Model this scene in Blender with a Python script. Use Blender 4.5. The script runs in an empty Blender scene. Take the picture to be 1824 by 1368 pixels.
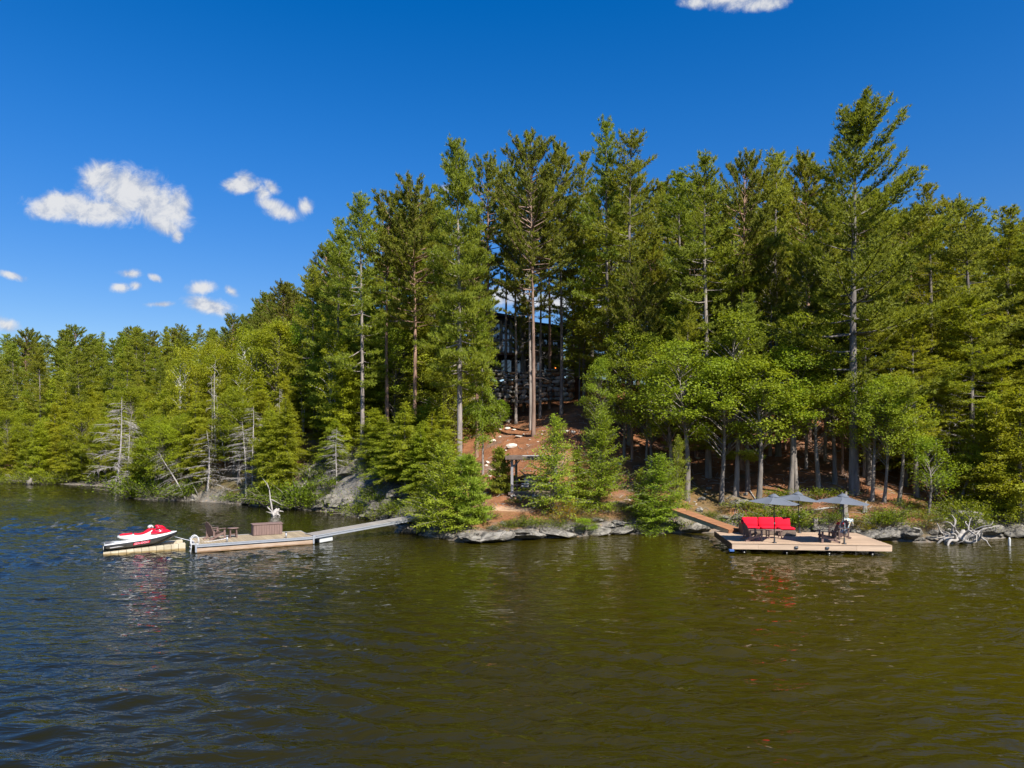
import bpy, math, random
import numpy as np
from mathutils import Vector, Matrix

# ------------------------------------------------------------------ camera, sky, sun, exposure
SC = bpy.context.scene
COL = SC.collection
F, CX, HZ, CAMZ = 1265.0, 912.0, 780.0, 5.85      # focal length and horizon of the photograph, lens height over the lake

cam_d = bpy.data.cameras.new('camera')
cam = bpy.data.objects.new('camera', cam_d)
COL.objects.link(cam)
cam.location = (0, 0, CAMZ)
cam.rotation_euler = (math.radians(90), 0, 0)
cam_d.sensor_width = 36
cam_d.lens = 36 * F / 1824
cam_d.shift_y = (HZ - 684) / 1824
cam_d.clip_end = 4000
SC.camera = cam

SUN_EL, SUN_AZ = math.radians(46), math.radians(146)     # azimuth clockwise from +Y
sun_dir = Vector((math.sin(SUN_AZ) * math.cos(SUN_EL), math.cos(SUN_AZ) * math.cos(SUN_EL), math.sin(SUN_EL)))
sun_d = bpy.data.lights.new('sun', 'SUN')
sun_d.energy = 4.4
sun_d.angle = math.radians(0.5)
sun_d.color = (1.0, 0.95, 0.87)
sun = bpy.data.objects.new('sun', sun_d)
sun.rotation_euler = (-sun_dir).to_track_quat('-Z', 'Y').to_euler()
COL.objects.link(sun)

world = bpy.data.worlds.new('World')
SC.world = world
world.use_nodes = True
wn, wl = world.node_tree.nodes, world.node_tree.links
wn.clear()


class G:
    """small helper that wires shader nodes"""
    def __init__(self, tree):
        self.t = tree

    def n(self, kind, **kw):
        nd = self.t.nodes.new(kind)
        for k, v in kw.items():
            setattr(nd, k, v)
        return nd

    def put(self, sock, v):
        if v is None:
            return
        if isinstance(v, bpy.types.NodeSocket):
            self.t.links.new(v, sock)
        elif isinstance(v, (int, float)):
            sock.default_value = v
        else:
            v = tuple(v)
            if len(sock.default_value) == 4 and len(v) == 3:
                v = v + (1,)
            sock.default_value = v

    def m(self, op, a, b=None, c=None, clamp=False):
        nd = self.n('ShaderNodeMath', operation=op, use_clamp=clamp)
        for i, v in enumerate((a, b, c)):
            self.put(nd.inputs[i], v)
        return nd.outputs[0]

    def mix(self, f, a, b, blend='MIX'):
        nd = self.n('ShaderNodeMix', data_type='RGBA', blend_type=blend)
        self.put(nd.inputs[0], f)
        self.put(nd.inputs[6], a)
        self.put(nd.inputs[7], b)
        return nd.outputs[2]

    def noise(self, vec, scale, detail=4, rough=.55, dist=0.0):
        nd = self.n('ShaderNodeTexNoise')
        self.put(nd.inputs['Vector'], vec)
        nd.inputs['Scale'].default_value = scale
        nd.inputs['Detail'].default_value = detail
        nd.inputs['Roughness'].default_value = rough
        nd.inputs['Distortion'].default_value = dist
        return nd.outputs[0]

    def remap(self, v, a, b, c=0.0, d=1.0, smooth=False):
        nd = self.n('ShaderNodeMapRange', interpolation_type='SMOOTHSTEP' if smooth else 'LINEAR')
        self.put(nd.inputs[0], v)
        for i, x in enumerate((a, b, c, d)):
            self.put(nd.inputs[i + 1], x)
        return nd.outputs[0]

    def scale(self, vec, s):
        nd = self.n('ShaderNodeMapping')
        self.put(nd.inputs[0], vec)
        nd.inputs['Scale'].default_value = s
        return nd.outputs[0]


g = G(world.node_tree)
sky = g.n('ShaderNodeTexSky', sky_type='NISHITA', sun_disc=False)
sky.sun_elevation = SUN_EL
sky.sun_rotation = SUN_AZ
sky.altitude = 200
sky.air_density = 1.0
sky.dust_density = 0.3
sky.ozone_density = 2.6
hs = g.n('ShaderNodeHueSaturation')
hs.inputs['Saturation'].default_value = 1.45
hs.inputs['Hue'].default_value = 0.509
hs.inputs['Value'].default_value = 0.87
g.put(hs.inputs['Color'], sky.outputs[0])
# clouds: puffs given by the direction in which they stand, ragged by noise
tc = g.n('ShaderNodeTexCoord')
sep = g.n('ShaderNodeSeparateXYZ')
g.put(sep.inputs[0], tc.outputs['Generated'])
dx, dy, dz = sep.outputs
dyp = g.m('MAXIMUM', dy, 0.05)
cu, cv = g.m('DIVIDE', dx, dyp), g.m('DIVIDE', dz, dyp)
cvec = g.n('ShaderNodeCombineXYZ')
g.put(cvec.inputs[0], cu)
g.put(cvec.inputs[1], cv)
PUFFS = [  # px, py, half width, half height, tilt in degrees
    (112, 365, 68, 28, 3), (175, 376, 80, 28, 0), (178, 318, 42, 34, 0), (225, 345, 92, 46, -20), (275, 372, 70, 36, -26),
    (318, 372, 26, 34, 0), (290, 398, 40, 20, -25), (316, 420, 12, 12, 0),
    (428, 330, 40, 16, 4), (436, 320, 18, 16, 0), (468, 345, 18, 18, -30), (484, 334, 16, 12, -30), (480, 364, 30, 13, -20), (505, 378, 36, 16, -12), (543, 368, 18, 16, 10),
    (232, 488, 24, 9, 0), (215, 512, 20, 9, 0), (242, 509, 14, 9, 0), (275, 494, 14, 7, -25),
    (362, 512, 28, 12, 10), (412, 519, 18, 9, -35), (372, 545, 46, 16, -12), (390, 550, 30, 14, 0), (20, 491, 26, 8, -15), (285, 542, 26, 6, 0),
    (8, 578, 26, 14, -20), (1300, -8, 95, 26, -6), (1360, 6, 50, 16, 6), (1240, 4, 30, 12, 0),
    (905, 528, 44, 20, 0), (990, 538, 50, 20, 0), (1075, 560, 60, 20, 0), (1790, 520, 50, 22, 0), (1860, 540, 60, 30, 0), (810, 335, 30, 8, 0),
    (1985, 420, 110, 40, 0), (2240, 250, 170, 60, 0), (-240, 430, 120, 44, 0), (-520, 250, 160, 60, 0), (-900, 420, 220, 70, 0), (2700, 430, 240, 80, 0),
]
best = None
for (px, py, a, b, tilt) in PUFFS:
    mp = g.n('ShaderNodeMapping', vector_type='TEXTURE')
    g.put(mp.inputs[0], cvec.outputs[0])
    mp.inputs['Location'].default_value = ((px - CX) / F, (HZ - py) / F, 0)
    mp.inputs['Rotation'].default_value = (0, 0, math.radians(tilt))
    mp.inputs['Scale'].default_value = (a / F, b / F, 1)
    ln = g.n('ShaderNodeVectorMath', operation='LENGTH')
    g.put(ln.inputs[0], mp.outputs[0])
    d = g.m('SUBTRACT', 1.0, ln.outputs['Value'])
    wgt = 1.0 if a > 38 or b > 22 else .72
    d = g.m('MULTIPLY', d, wgt)
    best = d if best is None else g.m('MAXIMUM', best, d)
nz = g.noise(cvec.outputs[0], 30, 10, .68, .5)
nz2 = g.noise(cvec.outputs[0], 9, 5, .6, .5)
dens = g.m('ADD', g.m('MULTIPLY', best, 1.25), g.m('MULTIPLY', g.m('SUBTRACT', nz, .5), 1.7))
dens = g.m('ADD', dens, g.m('MULTIPLY', g.m('SUBTRACT', nz2, .5), .7))
alpha = g.remap(dens, -.26, .72, 0, 1, True)
alpha = g.m('MULTIPLY', alpha, .93)
alpha = g.m('MULTIPLY', alpha, g.m('GREATER_THAN', dy, .06))
offv = g.n('ShaderNodeVectorMath', operation='ADD')
g.put(offv.inputs[0], cvec.outputs[0])
offv.inputs[1].default_value = (.010, .014, 0)
nz3 = g.noise(offv.outputs[0], 30, 7, .66, .5)
body = g.remap(g.m('ADD', g.m('MULTIPLY', g.m('SUBTRACT', nz, nz3), 2.2), g.m('MULTIPLY', dens, .35)), -.35, .55, 0, 1, True)
ccol = g.mix(body, (.56, .63, .78), (1.0, 1.0, 1.0))
bg_sky, bg_cl = g.n('ShaderNodeBackground'), g.n('ShaderNodeBackground')
hz = g.remap(dz, 0.0, .42, .70, 1.0, True)
hv = g.n('ShaderNodeCombineXYZ')
for i_, k_ in enumerate((1.06, .97, 1.0)): g.put(hv.inputs[i_], g.m('MULTIPLY', hz, k_))
g.put(bg_sky.inputs[0], g.mix(1.0, hs.outputs[0], hv.outputs[0], 'MULTIPLY'))
bg_sky.inputs[1].default_value = 0.092
g.put(bg_cl.inputs[0], ccol)
bg_cl.inputs[1].default_value = 0.405
ms = g.n('ShaderNodeMixShader')
g.put(ms.inputs[0], alpha)
g.put(ms.inputs[1], bg_sky.outputs[0])
g.put(ms.inputs[2], bg_cl.outputs[0])
wo = g.n('ShaderNodeOutputWorld')
g.put(wo.inputs[0], ms.outputs[0])

vs = SC.view_settings
vs.view_transform = 'Standard'
vs.look = 'None'
vs.exposure = 1.0
vs.gamma = 1.0
vs.use_curve_mapping = False
SC.render.engine = 'CYCLES'
cy = SC.cycles
cy.max_bounces, cy.diffuse_bounces, cy.glossy_bounces, cy.transmission_bounces, cy.transparent_max_bounces = 7, 4, 3, 5, 8
cy.use_denoising = True
cy.use_adaptive_sampling = True
cy.adaptive_threshold = 0.012
cy.sample_clamp_indirect = 4.0
cy.caustics_reflective = False
cy.caustics_refractive = False

# ------------------------------------------------------------------ small tools
rng = np.random.default_rng(11)
random.seed(5)


def at(px, py, Y):
    return Vector(((px - CX) * Y / F, Y, CAMZ - (py - HZ) * Y / F))


def tag(o, label=None, cat=None, group=None, kind=None):
    if label: o['label'] = label
    if cat: o['category'] = cat
    if group: o['group'] = group
    if kind: o['kind'] = kind
    return o


def link(name, me, mats=None, parent=None, loc=None, rot=None):
    o = bpy.data.objects.new(name, me)
    if mats is not None and len(me.materials) == 0:
        me.materials.append(mats)
    COL.objects.link(o)
    if parent is not None: o.parent = parent
    if loc is not None: o.location = loc
    if rot is not None: o.rotation_euler = rot
    return o


def thing(name, label, cat, loc=(0, 0, 0), rotz=0.0, group=None):
    o = bpy.data.objects.new(name, None)
    o.empty_display_size = .2
    COL.objects.link(o)
    o.location = loc
    o.rotation_euler = (0, 0, rotz)
    return tag(o, label, cat, group)


def np_mesh(name, V, faces_k, smooth=False):
    """faces_k: list of (m,k) int arrays"""
    me = bpy.data.meshes.new(name)
    V = np.asarray(V, dtype=np.float32)
    me.vertices.add(len(V))
    me.vertices.foreach_set('co', V.ravel())
    loops = np.concatenate([f.ravel() for f in faces_k]).astype(np.int32)
    sizes = np.concatenate([np.full(len(f), f.shape[1], dtype=np.int32) for f in faces_k])
    starts = np.concatenate([[0], np.cumsum(sizes)[:-1]]).astype(np.int32)
    me.loops.add(len(loops))
    me.loops.foreach_set('vertex_index', loops)
    me.polygons.add(len(sizes))
    me.polygons.foreach_set('loop_start', starts)
    me.polygons.foreach_set('loop_total', sizes)
    if smooth:
        me.polygons.foreach_set('use_smooth', np.ones(len(sizes), dtype=bool))
    me.update(calc_edges=True)
    return me


class MB:
    """collects simple solids and links them as one mesh object"""
    def __init__(self):
        self.v, self.f, self.sm = [], [], []

    def add(self, vs_, fs_, smooth=False):
        n = len(self.v)
        self.v += [tuple(p) for p in vs_]
        for f in fs_:
            self.f.append(tuple(i + n for i in f))
            self.sm.append(smooth)
        return self

    def box(self, c, s, R=None, taper=1.0):
        x, y, z = (d / 2 for d in s)
        pts = [Vector((a * x * (taper if k > 0 else 1), b * y * (taper if k > 0 else 1), k * z)) for k in (-1, 1) for (a, b) in ((-1, -1), (1, -1), (1, 1), (-1, 1))]
        if R is not None: pts = [R @ p for p in pts]
        c = Vector(c)
        return self.add([p + c for p in pts], [(3, 2, 1, 0), (4, 5, 6, 7), (0, 1, 5, 4), (1, 2, 6, 5), (2, 3, 7, 6), (3, 0, 4, 7)])

    def bar(self, p0, p1, w, h, up=(0, 0, 1)):
        p0, p1 = Vector(p0), Vector(p1)
        d = p1 - p0
        L = d.length
        d.normalize()
        s = d.cross(Vector(up))
        if s.length < 1e-4: s = d.cross(Vector((0, 1, 0)))
        s.normalize()
        u = s.cross(d)
        R = Matrix((d, s, u)).transposed()
        return self.box((p0 + p1) / 2, (L, w, h), R)

    def tube(self, pts, rad, n=8, smooth=True, cap=True):
        pts = [Vector(p) for p in pts]
        if isinstance(rad, (int, float)): rad = [rad] * len(pts)
        vs_, fs_ = [], []
        prev = None
        for i, p in enumerate(pts):
            d = (pts[min(i + 1, len(pts) - 1)] - pts[max(i - 1, 0)]).normalized()
            a = d.cross(Vector((0, 0, 1))) if prev is None else prev - d * prev.dot(d)
            if a.length < 1e-3: a = d.cross(Vector((0, 1, 0)))
            a.normalize()
            prev = a
            b = d.cross(a)
            for k in range(n):
                t = 2 * math.pi * k / n
                vs_.append(p + (a * math.cos(t) + b * math.sin(t)) * rad[i])
        for i in range(len(pts) - 1):
            for k in range(n):
                fs_.append((i * n + k, i * n + (k + 1) % n, (i + 1) * n + (k + 1) % n, (i + 1) * n + k))
        if cap:
            fs_.append(tuple(range(n - 1, -1, -1)))
            fs_.append(tuple((len(pts) - 1) * n + k for k in range(n)))
        return self.add(vs_, fs_, smooth)

    def loft(self, rings, closed=True, caps=True, smooth=True):
        n = len(rings[0])
        vs_ = [p for r in rings for p in r]
        fs_ = []
        for i in range(len(rings) - 1):
            for k in range(n if closed else n - 1):
                fs_.append((i * n + k, i * n + (k + 1) % n, (i + 1) * n + (k + 1) % n, (i + 1) * n + k))
        if caps:
            fs_.append(tuple(range(n - 1, -1, -1)))
            fs_.append(tuple((len(rings) - 1) * n + k for k in range(n)))
        return self.add(vs_, fs_, smooth)

    def mesh(self, name, bevel=0):
        me = bpy.data.meshes.new(name)
        me.from_pydata(self.v, [], self.f)
        me.polygons.foreach_set('use_smooth', self.sm)
        me.update()
        if bevel:
            import bmesh
            bm = bmesh.new()
            bm.from_mesh(me)
            bmesh.ops.recalc_face_normals(bm, faces=bm.faces)
            bmesh.ops.bevel(bm, geom=list(bm.edges), offset=bevel, segments=1, affect='EDGES')
            bm.to_mesh(me)
            bm.free()
        return me

    def build(self, name, m, parent=None, loc=None, rot=None, bevel=0):
        return link(name, self.mesh(name, bevel), m, parent, loc, rot)


def copy_tree(o, parent=None):
    c = o.copy()
    COL.objects.link(c)
    if parent is not None: c.parent = parent
    for ch in list(o.children): copy_tree(ch, c)
    return c


# ------------------------------------------------------------------ materials
def mat(name, col, rough=.6, var=.25, vscale=4.0, bump=0.0, bscale=30.0, metal=0.0, spec=.4, stretch=(1, 1, 1), objcol=False, dark=None, coord='Object', perobj=0.0, bdist=.02, coat=0.0):
    m = bpy.data.materials.new(name)
    m.use_nodes = True
    m.node_tree.nodes.clear()
    q = G(m.node_tree)
    c = q.n('ShaderNodeTexCoord').outputs[coord]
    c = q.scale(c, stretch)
    nzv = q.noise(c, vscale, 6, .6)
    base = tuple(col)
    lo = dark if dark is not None else tuple(x * (1 - var) for x in base)
    hi = tuple(min(1, x * (1 + var)) for x in base)
    colr = q.mix(q.remap(nzv, .3, .7), lo, hi)
    oi = q.n('ShaderNodeObjectInfo')
    if objcol: colr = q.mix(1.0, colr, oi.outputs['Color'], 'MULTIPLY')
    if perobj:
        v = q.remap(oi.outputs['Random'], 0, 1, 1 - perobj, 1 + perobj)
        cc = q.n('ShaderNodeCombineXYZ')
        for i in range(3): q.put(cc.inputs[i], v)
        colr = q.mix(1.0, colr, cc.outputs[0], 'MULTIPLY')
    p = q.n('ShaderNodeBsdfPrincipled')
    q.put(p.inputs['Base Color'], colr)
    p.inputs['Roughness'].default_value = rough
    p.inputs['Metallic'].default_value = metal
    p.inputs['Specular IOR Level'].default_value = spec
    p.inputs['Coat Weight'].default_value = coat
    if bump:
        b = q.n('ShaderNodeBump')
        b.inputs['Strength'].default_value = bump
        b.inputs['Distance'].default_value = bdist
        q.put(b.inputs['Height'], q.noise(c, bscale, 6, .65))
        q.put(p.inputs['Normal'], b.outputs[0])
    o = q.n('ShaderNodeOutputMaterial')
    q.put(o.inputs[0], p.outputs[0])
    return m


def wet_foot(m, top=.16, tint=(.32, .30, .24), soft=.12):
    """the stain that lapping water leaves on whatever stands in the lake"""
    q = G(m.node_tree)
    p_ = next(n_ for n_ in m.node_tree.nodes if n_.type == 'BSDF_PRINCIPLED')
    src = p_.inputs['Base Color'].links[0].from_socket
    pos = q.n('ShaderNodeNewGeometry').outputs['Position']
    sp = q.n('ShaderNodeSeparateXYZ')
    q.put(sp.inputs[0], pos)
    h_ = q.m('ADD', sp.outputs[2], q.m('MULTIPLY', q.m('SUBTRACT', q.noise(pos, 3.0, 4), .5), -soft * 1.5))
    f_ = q.remap(h_, top - soft, top + soft * .3, 1, 0, True)
    q.put(p_.inputs['Base Color'], q.mix(f_, src, q.mix(1.0, src, tint, 'MULTIPLY')))
    return m


def cracked(m, scale=1.6, depth=.75):
    q = G(m.node_tree)
    p_ = next(n_ for n_ in m.node_tree.nodes if n_.type == 'BSDF_PRINCIPLED')
    src = p_.inputs['Base Color'].links[0].from_socket
    pos = q.n('ShaderNodeNewGeometry').outputs['Position']
    w_ = q.n('ShaderNodeMapping')
    wn_ = q.n('ShaderNodeTexNoise')
    q.put(wn_.inputs['Vector'], pos)
    wn_.inputs['Scale'].default_value = 1.2
    ad = q.n('ShaderNodeVectorMath', operation='ADD')
    q.put(ad.inputs[0], pos)
    q.put(ad.inputs[1], wn_.outputs['Color'])
    q.put(w_.inputs[0], ad.outputs[0])
    w_.inputs['Scale'].default_value = (.7, .7, 2.2)
    w_.inputs['Rotation'].default_value = (.2, .25, .1)
    v_ = q.n('ShaderNodeTexVoronoi', feature='DISTANCE_TO_EDGE')
    q.put(v_.inputs['Vector'], w_.outputs[0])
    v_.inputs['Scale'].default_value = scale
    f_ = q.remap(v_.outputs['Distance'], .0, .07, depth, 0)
    q.put(p_.inputs['Base Color'], q.mix(f_, src, (.035, .03, .025)))
    lich = q.remap(q.noise(pos, 6, 5, .6), .58, .66)
    src2 = p_.inputs['Base Color'].links[0].from_socket
    q.put(p_.inputs['Base Color'], q.mix(q.m('MULTIPLY', lich, .55), src2, (.30, .27, .17)))
    return m


def leaf_mat(name, col, trans=.35, var=.35, warm=(1.25, 1.1, .7)):
    """foliage: each leaf its own tint, the tree's tint from the object's colour"""
    m = bpy.data.materials.new(name)
    m.use_nodes = True
    m.node_tree.nodes.clear()
    q = G(m.node_tree)
    geo = q.n('ShaderNodeNewGeometry')
    oi = q.n('ShaderNodeObjectInfo')
    c = q.mix(geo.outputs['Random Per Island'], tuple(x * (1 - var) for x in col), tuple(x * (1 + var) for x in col))
    tco = q.n('ShaderNodeTexCoord').outputs['Object']
    c = q.mix(q.m('MULTIPLY', q.remap(q.noise(tco, .55, 3), .4, .7), .6), c, q.mix(1.0, c, warm, 'MULTIPLY'))
    c = q.mix(1.0, c, oi.outputs['Color'], 'MULTIPLY')
    p = q.n('ShaderNodeBsdfPrincipled')
    q.put(p.inputs['Base Color'], c)
    p.inputs['Roughness'].default_value = .55
    p.inputs['Specular IOR Level'].default_value = .25
    t = q.n('ShaderNodeBsdfTranslucent')
    q.put(t.inputs[0], q.mix(1.0, c, (1.15, 1.1, .6), 'MULTIPLY'))
    mx = q.n('ShaderNodeMixShader')
    mx.inputs[0].default_value = trans
    q.put(mx.inputs[1], p.outputs[0])
    q.put(mx.inputs[2], t.outputs[0])
    o = q.n('ShaderNodeOutputMaterial')
    q.put(o.inputs[0], mx.outputs[0])
    return m


M_PINE = leaf_mat('pine_needles', (.265, .305, .040), trans=.5)
M_RED = leaf_mat('red_pine_needles', (.225, .250, .036), trans=.5)
M_HEM = leaf_mat('hemlock_needles', (.265, .305, .024), trans=.5, var=.28, warm=(1.15, 1.05, .8))
M_LEAF = leaf_mat('broad_leaves', (.245, .300, .022), trans=.52)
M_FERN = leaf_mat('low_shrub_leaves', (.160, .205, .012), trans=.4)
M_HEATH = leaf_mat('heath_leaves', (.105, .105, .022), warm=(1.8, .85, .8))
M_BARK = mat('grey_bark', (.19, .165, .142), .9, .45, 3, .9, 9, spec=.1, stretch=(1, 1, .22), objcol=True, bdist=.05)
M_DEAD = mat('weathered_wood', (.36, .33, .30), .85, .3, 4, .6, 14, spec=.15, stretch=(1, 1, .3), objcol=True)
M_ROCK = mat('lichen_rock', (.29, .27, .235), .9, .4, 2.6, 1.0, 5, spec=.1, dark=(.085, .08, .07), objcol=True, bdist=.16)
wet_foot(cracked(M_ROCK), .14)


# ------------------------------------------------------------------ terrain
def vnoise(x, y, seed=0):
    r = np.random.default_rng(seed)
    T = r.random((64, 64))
    xi, yi = np.floor(x).astype(int), np.floor(y).astype(int)
    fx, fy = x - xi, y - yi
    fx, fy = fx * fx * (3 - 2 * fx), fy * fy * (3 - 2 * fy)
    a, b = T[xi % 64, yi % 64], T[(xi + 1) % 64, yi % 64]
    c, d = T[xi % 64, (yi + 1) % 64], T[(xi + 1) % 64, (yi + 1) % 64]
    return (a * (1 - fx) + b * fx) * (1 - fy) + (c * (1 - fx) + d * fx) * fy - .5


def fbm(x, y, seed=0, oct_=4):
    s, a = 0, 1.0
    for k in range(oct_):
        s = s + a * vnoise(x * 2 ** k + 7.3 * k, y * 2 ** k + 3.1 * k, seed + k)
        a *= .5
    return s


def shore_pt(px, py):
    Y = CAMZ * F / (py - HZ)
    return ((px - CX) * Y / F, Y)


SHORE = [(-600, 190), (-200, 112), (-110, 99)] + [shore_pt(*p) for p in (
    (0, 858), (110, 862), (218, 868))] + [(-41.5, 78), (-38.2, 70.5)] + [shore_pt(*p) for p in (
    (245, 889.5), (350, 893), (420, 897), (500, 905), (545, 908), (600, 912), (650, 923), (700, 931))] + [(-6.4, 44.8), (-5.2, 42.6)] + [shore_pt(*p) for p in (
    (830, 966), (900, 963), (1000, 957), (1100, 951), (1200, 949), (1290, 948), (1400, 953), (1500, 960), (1585, 963), (1650, 966), (1720, 962), (1824, 956))] + [(45, 44), (80, 52), (150, 64), (600, 150)]
SH = np.array(SHORE)


def shore_dist(x, y):
    x, y = np.asarray(x, float), np.asarray(y, float)
    best_ = np.full(x.shape, 1e9)
    for (ax, ay), (bx, by) in zip(SH[:-1], SH[1:]):
        vx, vy = bx - ax, by - ay
        t = np.clip(((x - ax) * vx + (y - ay) * vy) / (vx * vx + vy * vy), 0, 1)
        best_ = np.minimum(best_, np.hypot(x - ax - t * vx, y - ay - t * vy))
    side = np.where(y > np.interp(x, SH[:, 0], SH[:, 1]), 1, -1)
    return best_ * side


P_FAR = ([-30, 0, 2, 12, 30, 60, 100, 300], [-4, 0, .6, 2.2, 6.0, 11.5, 14, 14])
P_MID = ([-30, 0, .8, 3, 7, 14, 25, 40, 80, 300], [-4, 0, .8, 2.9, 4.8, 7.5, 11, 14, 16, 14])
P_CEN = ([-30, 0, .6, 2, 5.5, 11, 16.5, 22.5, 26, 27.2, 28.0, 29, 50, 80, 300], [-4, 0, .5, .9, 1.9, 4.0, 6.7, 9.0, 9.9, 10.2, 12.3, 12.5, 12.6, 9, -2])
P_RGT = ([-30, 0, .8, 3, 7, 13, 20, 30, 45, 80, 300], [-4, 0, .8, 1.5, 2.6, 4.7, 7.6, 10.6, 12.5, 12, 4])


def terrain(x, y):
    x, y = np.atleast_1d(np.asarray(x, float)), np.atleast_1d(np.asarray(y, float))
    d = shore_dist(x, y)
    q = np.where(y > 5, x / np.maximum(y, 5), 0)
    z = [np.interp(d, *p) for p in (P_FAR, P_MID, P_CEN, P_RGT)]
    w1 = np.interp(q, [-.52, -.43], [0, 1])
    w2 = np.interp(q, [-.165, -.085], [0, 1])
    w3 = np.interp(q, [.10, .22], [0, 1])
    h = z[0] * (1 - w1) + z[1] * w1
    h = h * (1 - w2) + z[2] * w2
    h = h * (1 - w3) + z[3] * w3
    amp = np.clip(d / 5, 0, 1)
    cliff = np.clip(1 - np.abs(q + .225) / .09, 0, 1) * np.clip(d / 1.5, 0, 1) * np.clip((14 - d) / 6, 0, 1)
    h = h + fbm(x / 7, y / 7, 3) * .55 * amp + fbm(x / 1.6, y / 1.6, 9, 3) * .22 * np.clip(d / 1.2, 0, 1)
    h = h + cliff * (fbm(x / 2.2 + y * .3, y / 1.2 - x * .3, 21, 4) * 1.7 + .5)
    # the level sand patch in front of the shelter and the shelter's own pad
    def flat(h, cx, cy_, rx, ry, zz):
        w = np.clip(1.6 - np.hypot((x - cx) / rx, (y - cy_) / ry) * 1.0, 0, 1)
        w = w * w * (3 - 2 * w)
        return h * (1 - w) + zz * w
    h = flat(h, -.25, 44.9, 1.7, .9, 1.30)
    h = flat(h, 1.4, 48.2, 1.8, 1.3, 1.95)
    h = flat(h, -6.2, 44.6, .9, .8, .55)
    return h


def tz(x, y):
    return float(terrain(x, y)[0])


def ground_at(px, py, y0=38.0, y1=160.0):
    """the spot of the ground that a sight line through the photograph's (px, py) meets"""
    Y = np.arange(y0, y1, .1)
    X = (px - CX) * Y / F
    Z = CAMZ - (py - HZ) * Y / F
    below = np.nonzero(Z <= terrain(X, Y))[0]
    Yh = Y[below[0]] if len(below) else y1
    return Vector(((px - CX) * Yh / F, Yh, tz((px - CX) * Yh / F, Yh)))


def lines(*segs):
    out = []
    for a, b, s in segs:
        out.append(np.arange(a, b, s))
    return np.concatenate(out)


def grid_mesh(name, xs, ys, zf, smooth=True):
    Xg, Yg = np.meshgrid(xs, ys)
    Z = zf(Xg.ravel(), Yg.ravel())
    V = np.stack([Xg.ravel(), Yg.ravel(), Z], 1)
    nx, ny = len(xs), len(ys)
    i = (np.arange(ny - 1)[:, None] * nx + np.arange(nx - 1)[None, :]).ravel()
    return np_mesh(name, V, [np.stack([i, i + 1, i + nx + 1, i + nx], 1)], smooth), V


xs = lines((-1500, -300, 100), (-300, -100, 10), (-100, -45, 1.2), (-45, 35, .4), (35, 80, 1.2), (80, 300, 10), (300, 1501, 100))
ys = lines((-600, 0, 60), (0, 36, 3), (36, 73, .4), (73, 120, 1.2), (120, 300, 8), (300, 1801, 100))
me, V = grid_mesh('ground', xs, ys, terrain)
x, y, z = V.T
d = shore_dist(x, y)
q_ = x / np.maximum(y, 5)
nn = fbm(x / 1.7, y / 1.7, 40, 4)
rock = np.clip((1.5 - d + nn * 2.2) / .8, 0, 1) * .9
cl = np.clip(1 - np.abs(q_ + .225) / .085, 0, 1) * (d < 12)
rock = np.maximum(rock, np.clip(cl * 2.2 + nn * 1.3 - .2, 0, 1))
sand = np.clip((1.1 - np.hypot((x + .25) / 1.75, (y - 44.9) / .85) + nn * .25) * 4, 0, 1)
moss = np.clip((5.0 - d + fbm(x / 2.5, y / 2.5, 77, 4) * 9) / 2.5, 0, 1) * (d > 0) * np.interp(q_, [-.1, -.05, .02, .12, .2, .3], [1, .25, .35, .5, .5, .9])
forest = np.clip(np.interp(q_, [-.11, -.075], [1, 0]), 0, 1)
for nme, arr in (('rockiness', rock), ('sand', sand), ('moss', moss), ('forest_soil', forest)):
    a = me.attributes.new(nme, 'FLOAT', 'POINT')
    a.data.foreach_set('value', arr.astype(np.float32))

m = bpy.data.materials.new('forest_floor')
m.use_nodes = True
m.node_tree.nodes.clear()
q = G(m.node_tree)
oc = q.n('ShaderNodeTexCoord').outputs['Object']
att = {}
for k in ('rockiness', 'sand', 'moss', 'forest_soil'):
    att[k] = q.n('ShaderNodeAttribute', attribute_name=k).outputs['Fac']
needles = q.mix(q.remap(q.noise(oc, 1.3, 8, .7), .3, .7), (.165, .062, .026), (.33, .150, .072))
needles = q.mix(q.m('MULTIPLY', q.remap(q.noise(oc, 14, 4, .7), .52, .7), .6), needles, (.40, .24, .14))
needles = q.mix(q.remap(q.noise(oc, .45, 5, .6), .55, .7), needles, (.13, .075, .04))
needles = q.mix(q.m('MULTIPLY', att['forest_soil'], .6), needles, (.11, .075, .045))  # darker brown soil in the woods beside the open slope
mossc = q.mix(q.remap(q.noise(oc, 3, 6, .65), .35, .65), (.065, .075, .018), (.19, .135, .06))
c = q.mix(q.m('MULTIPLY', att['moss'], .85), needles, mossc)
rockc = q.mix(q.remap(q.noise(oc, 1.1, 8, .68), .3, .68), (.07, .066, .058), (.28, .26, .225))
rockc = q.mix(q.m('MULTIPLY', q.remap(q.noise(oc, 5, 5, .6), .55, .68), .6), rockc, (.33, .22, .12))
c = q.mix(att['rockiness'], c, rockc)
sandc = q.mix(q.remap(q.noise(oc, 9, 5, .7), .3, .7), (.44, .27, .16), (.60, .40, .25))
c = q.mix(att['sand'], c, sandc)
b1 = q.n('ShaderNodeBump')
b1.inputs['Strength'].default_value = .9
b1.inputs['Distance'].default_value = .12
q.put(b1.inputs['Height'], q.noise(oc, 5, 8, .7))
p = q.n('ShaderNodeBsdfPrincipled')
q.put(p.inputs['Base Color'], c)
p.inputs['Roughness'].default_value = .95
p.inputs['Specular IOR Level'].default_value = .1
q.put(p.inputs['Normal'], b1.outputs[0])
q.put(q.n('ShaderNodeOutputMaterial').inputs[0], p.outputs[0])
ground = tag(link('ground', me, m), 'rust brown needle covered hillside with rocky lake edge', None, None, 'structure')

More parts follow.
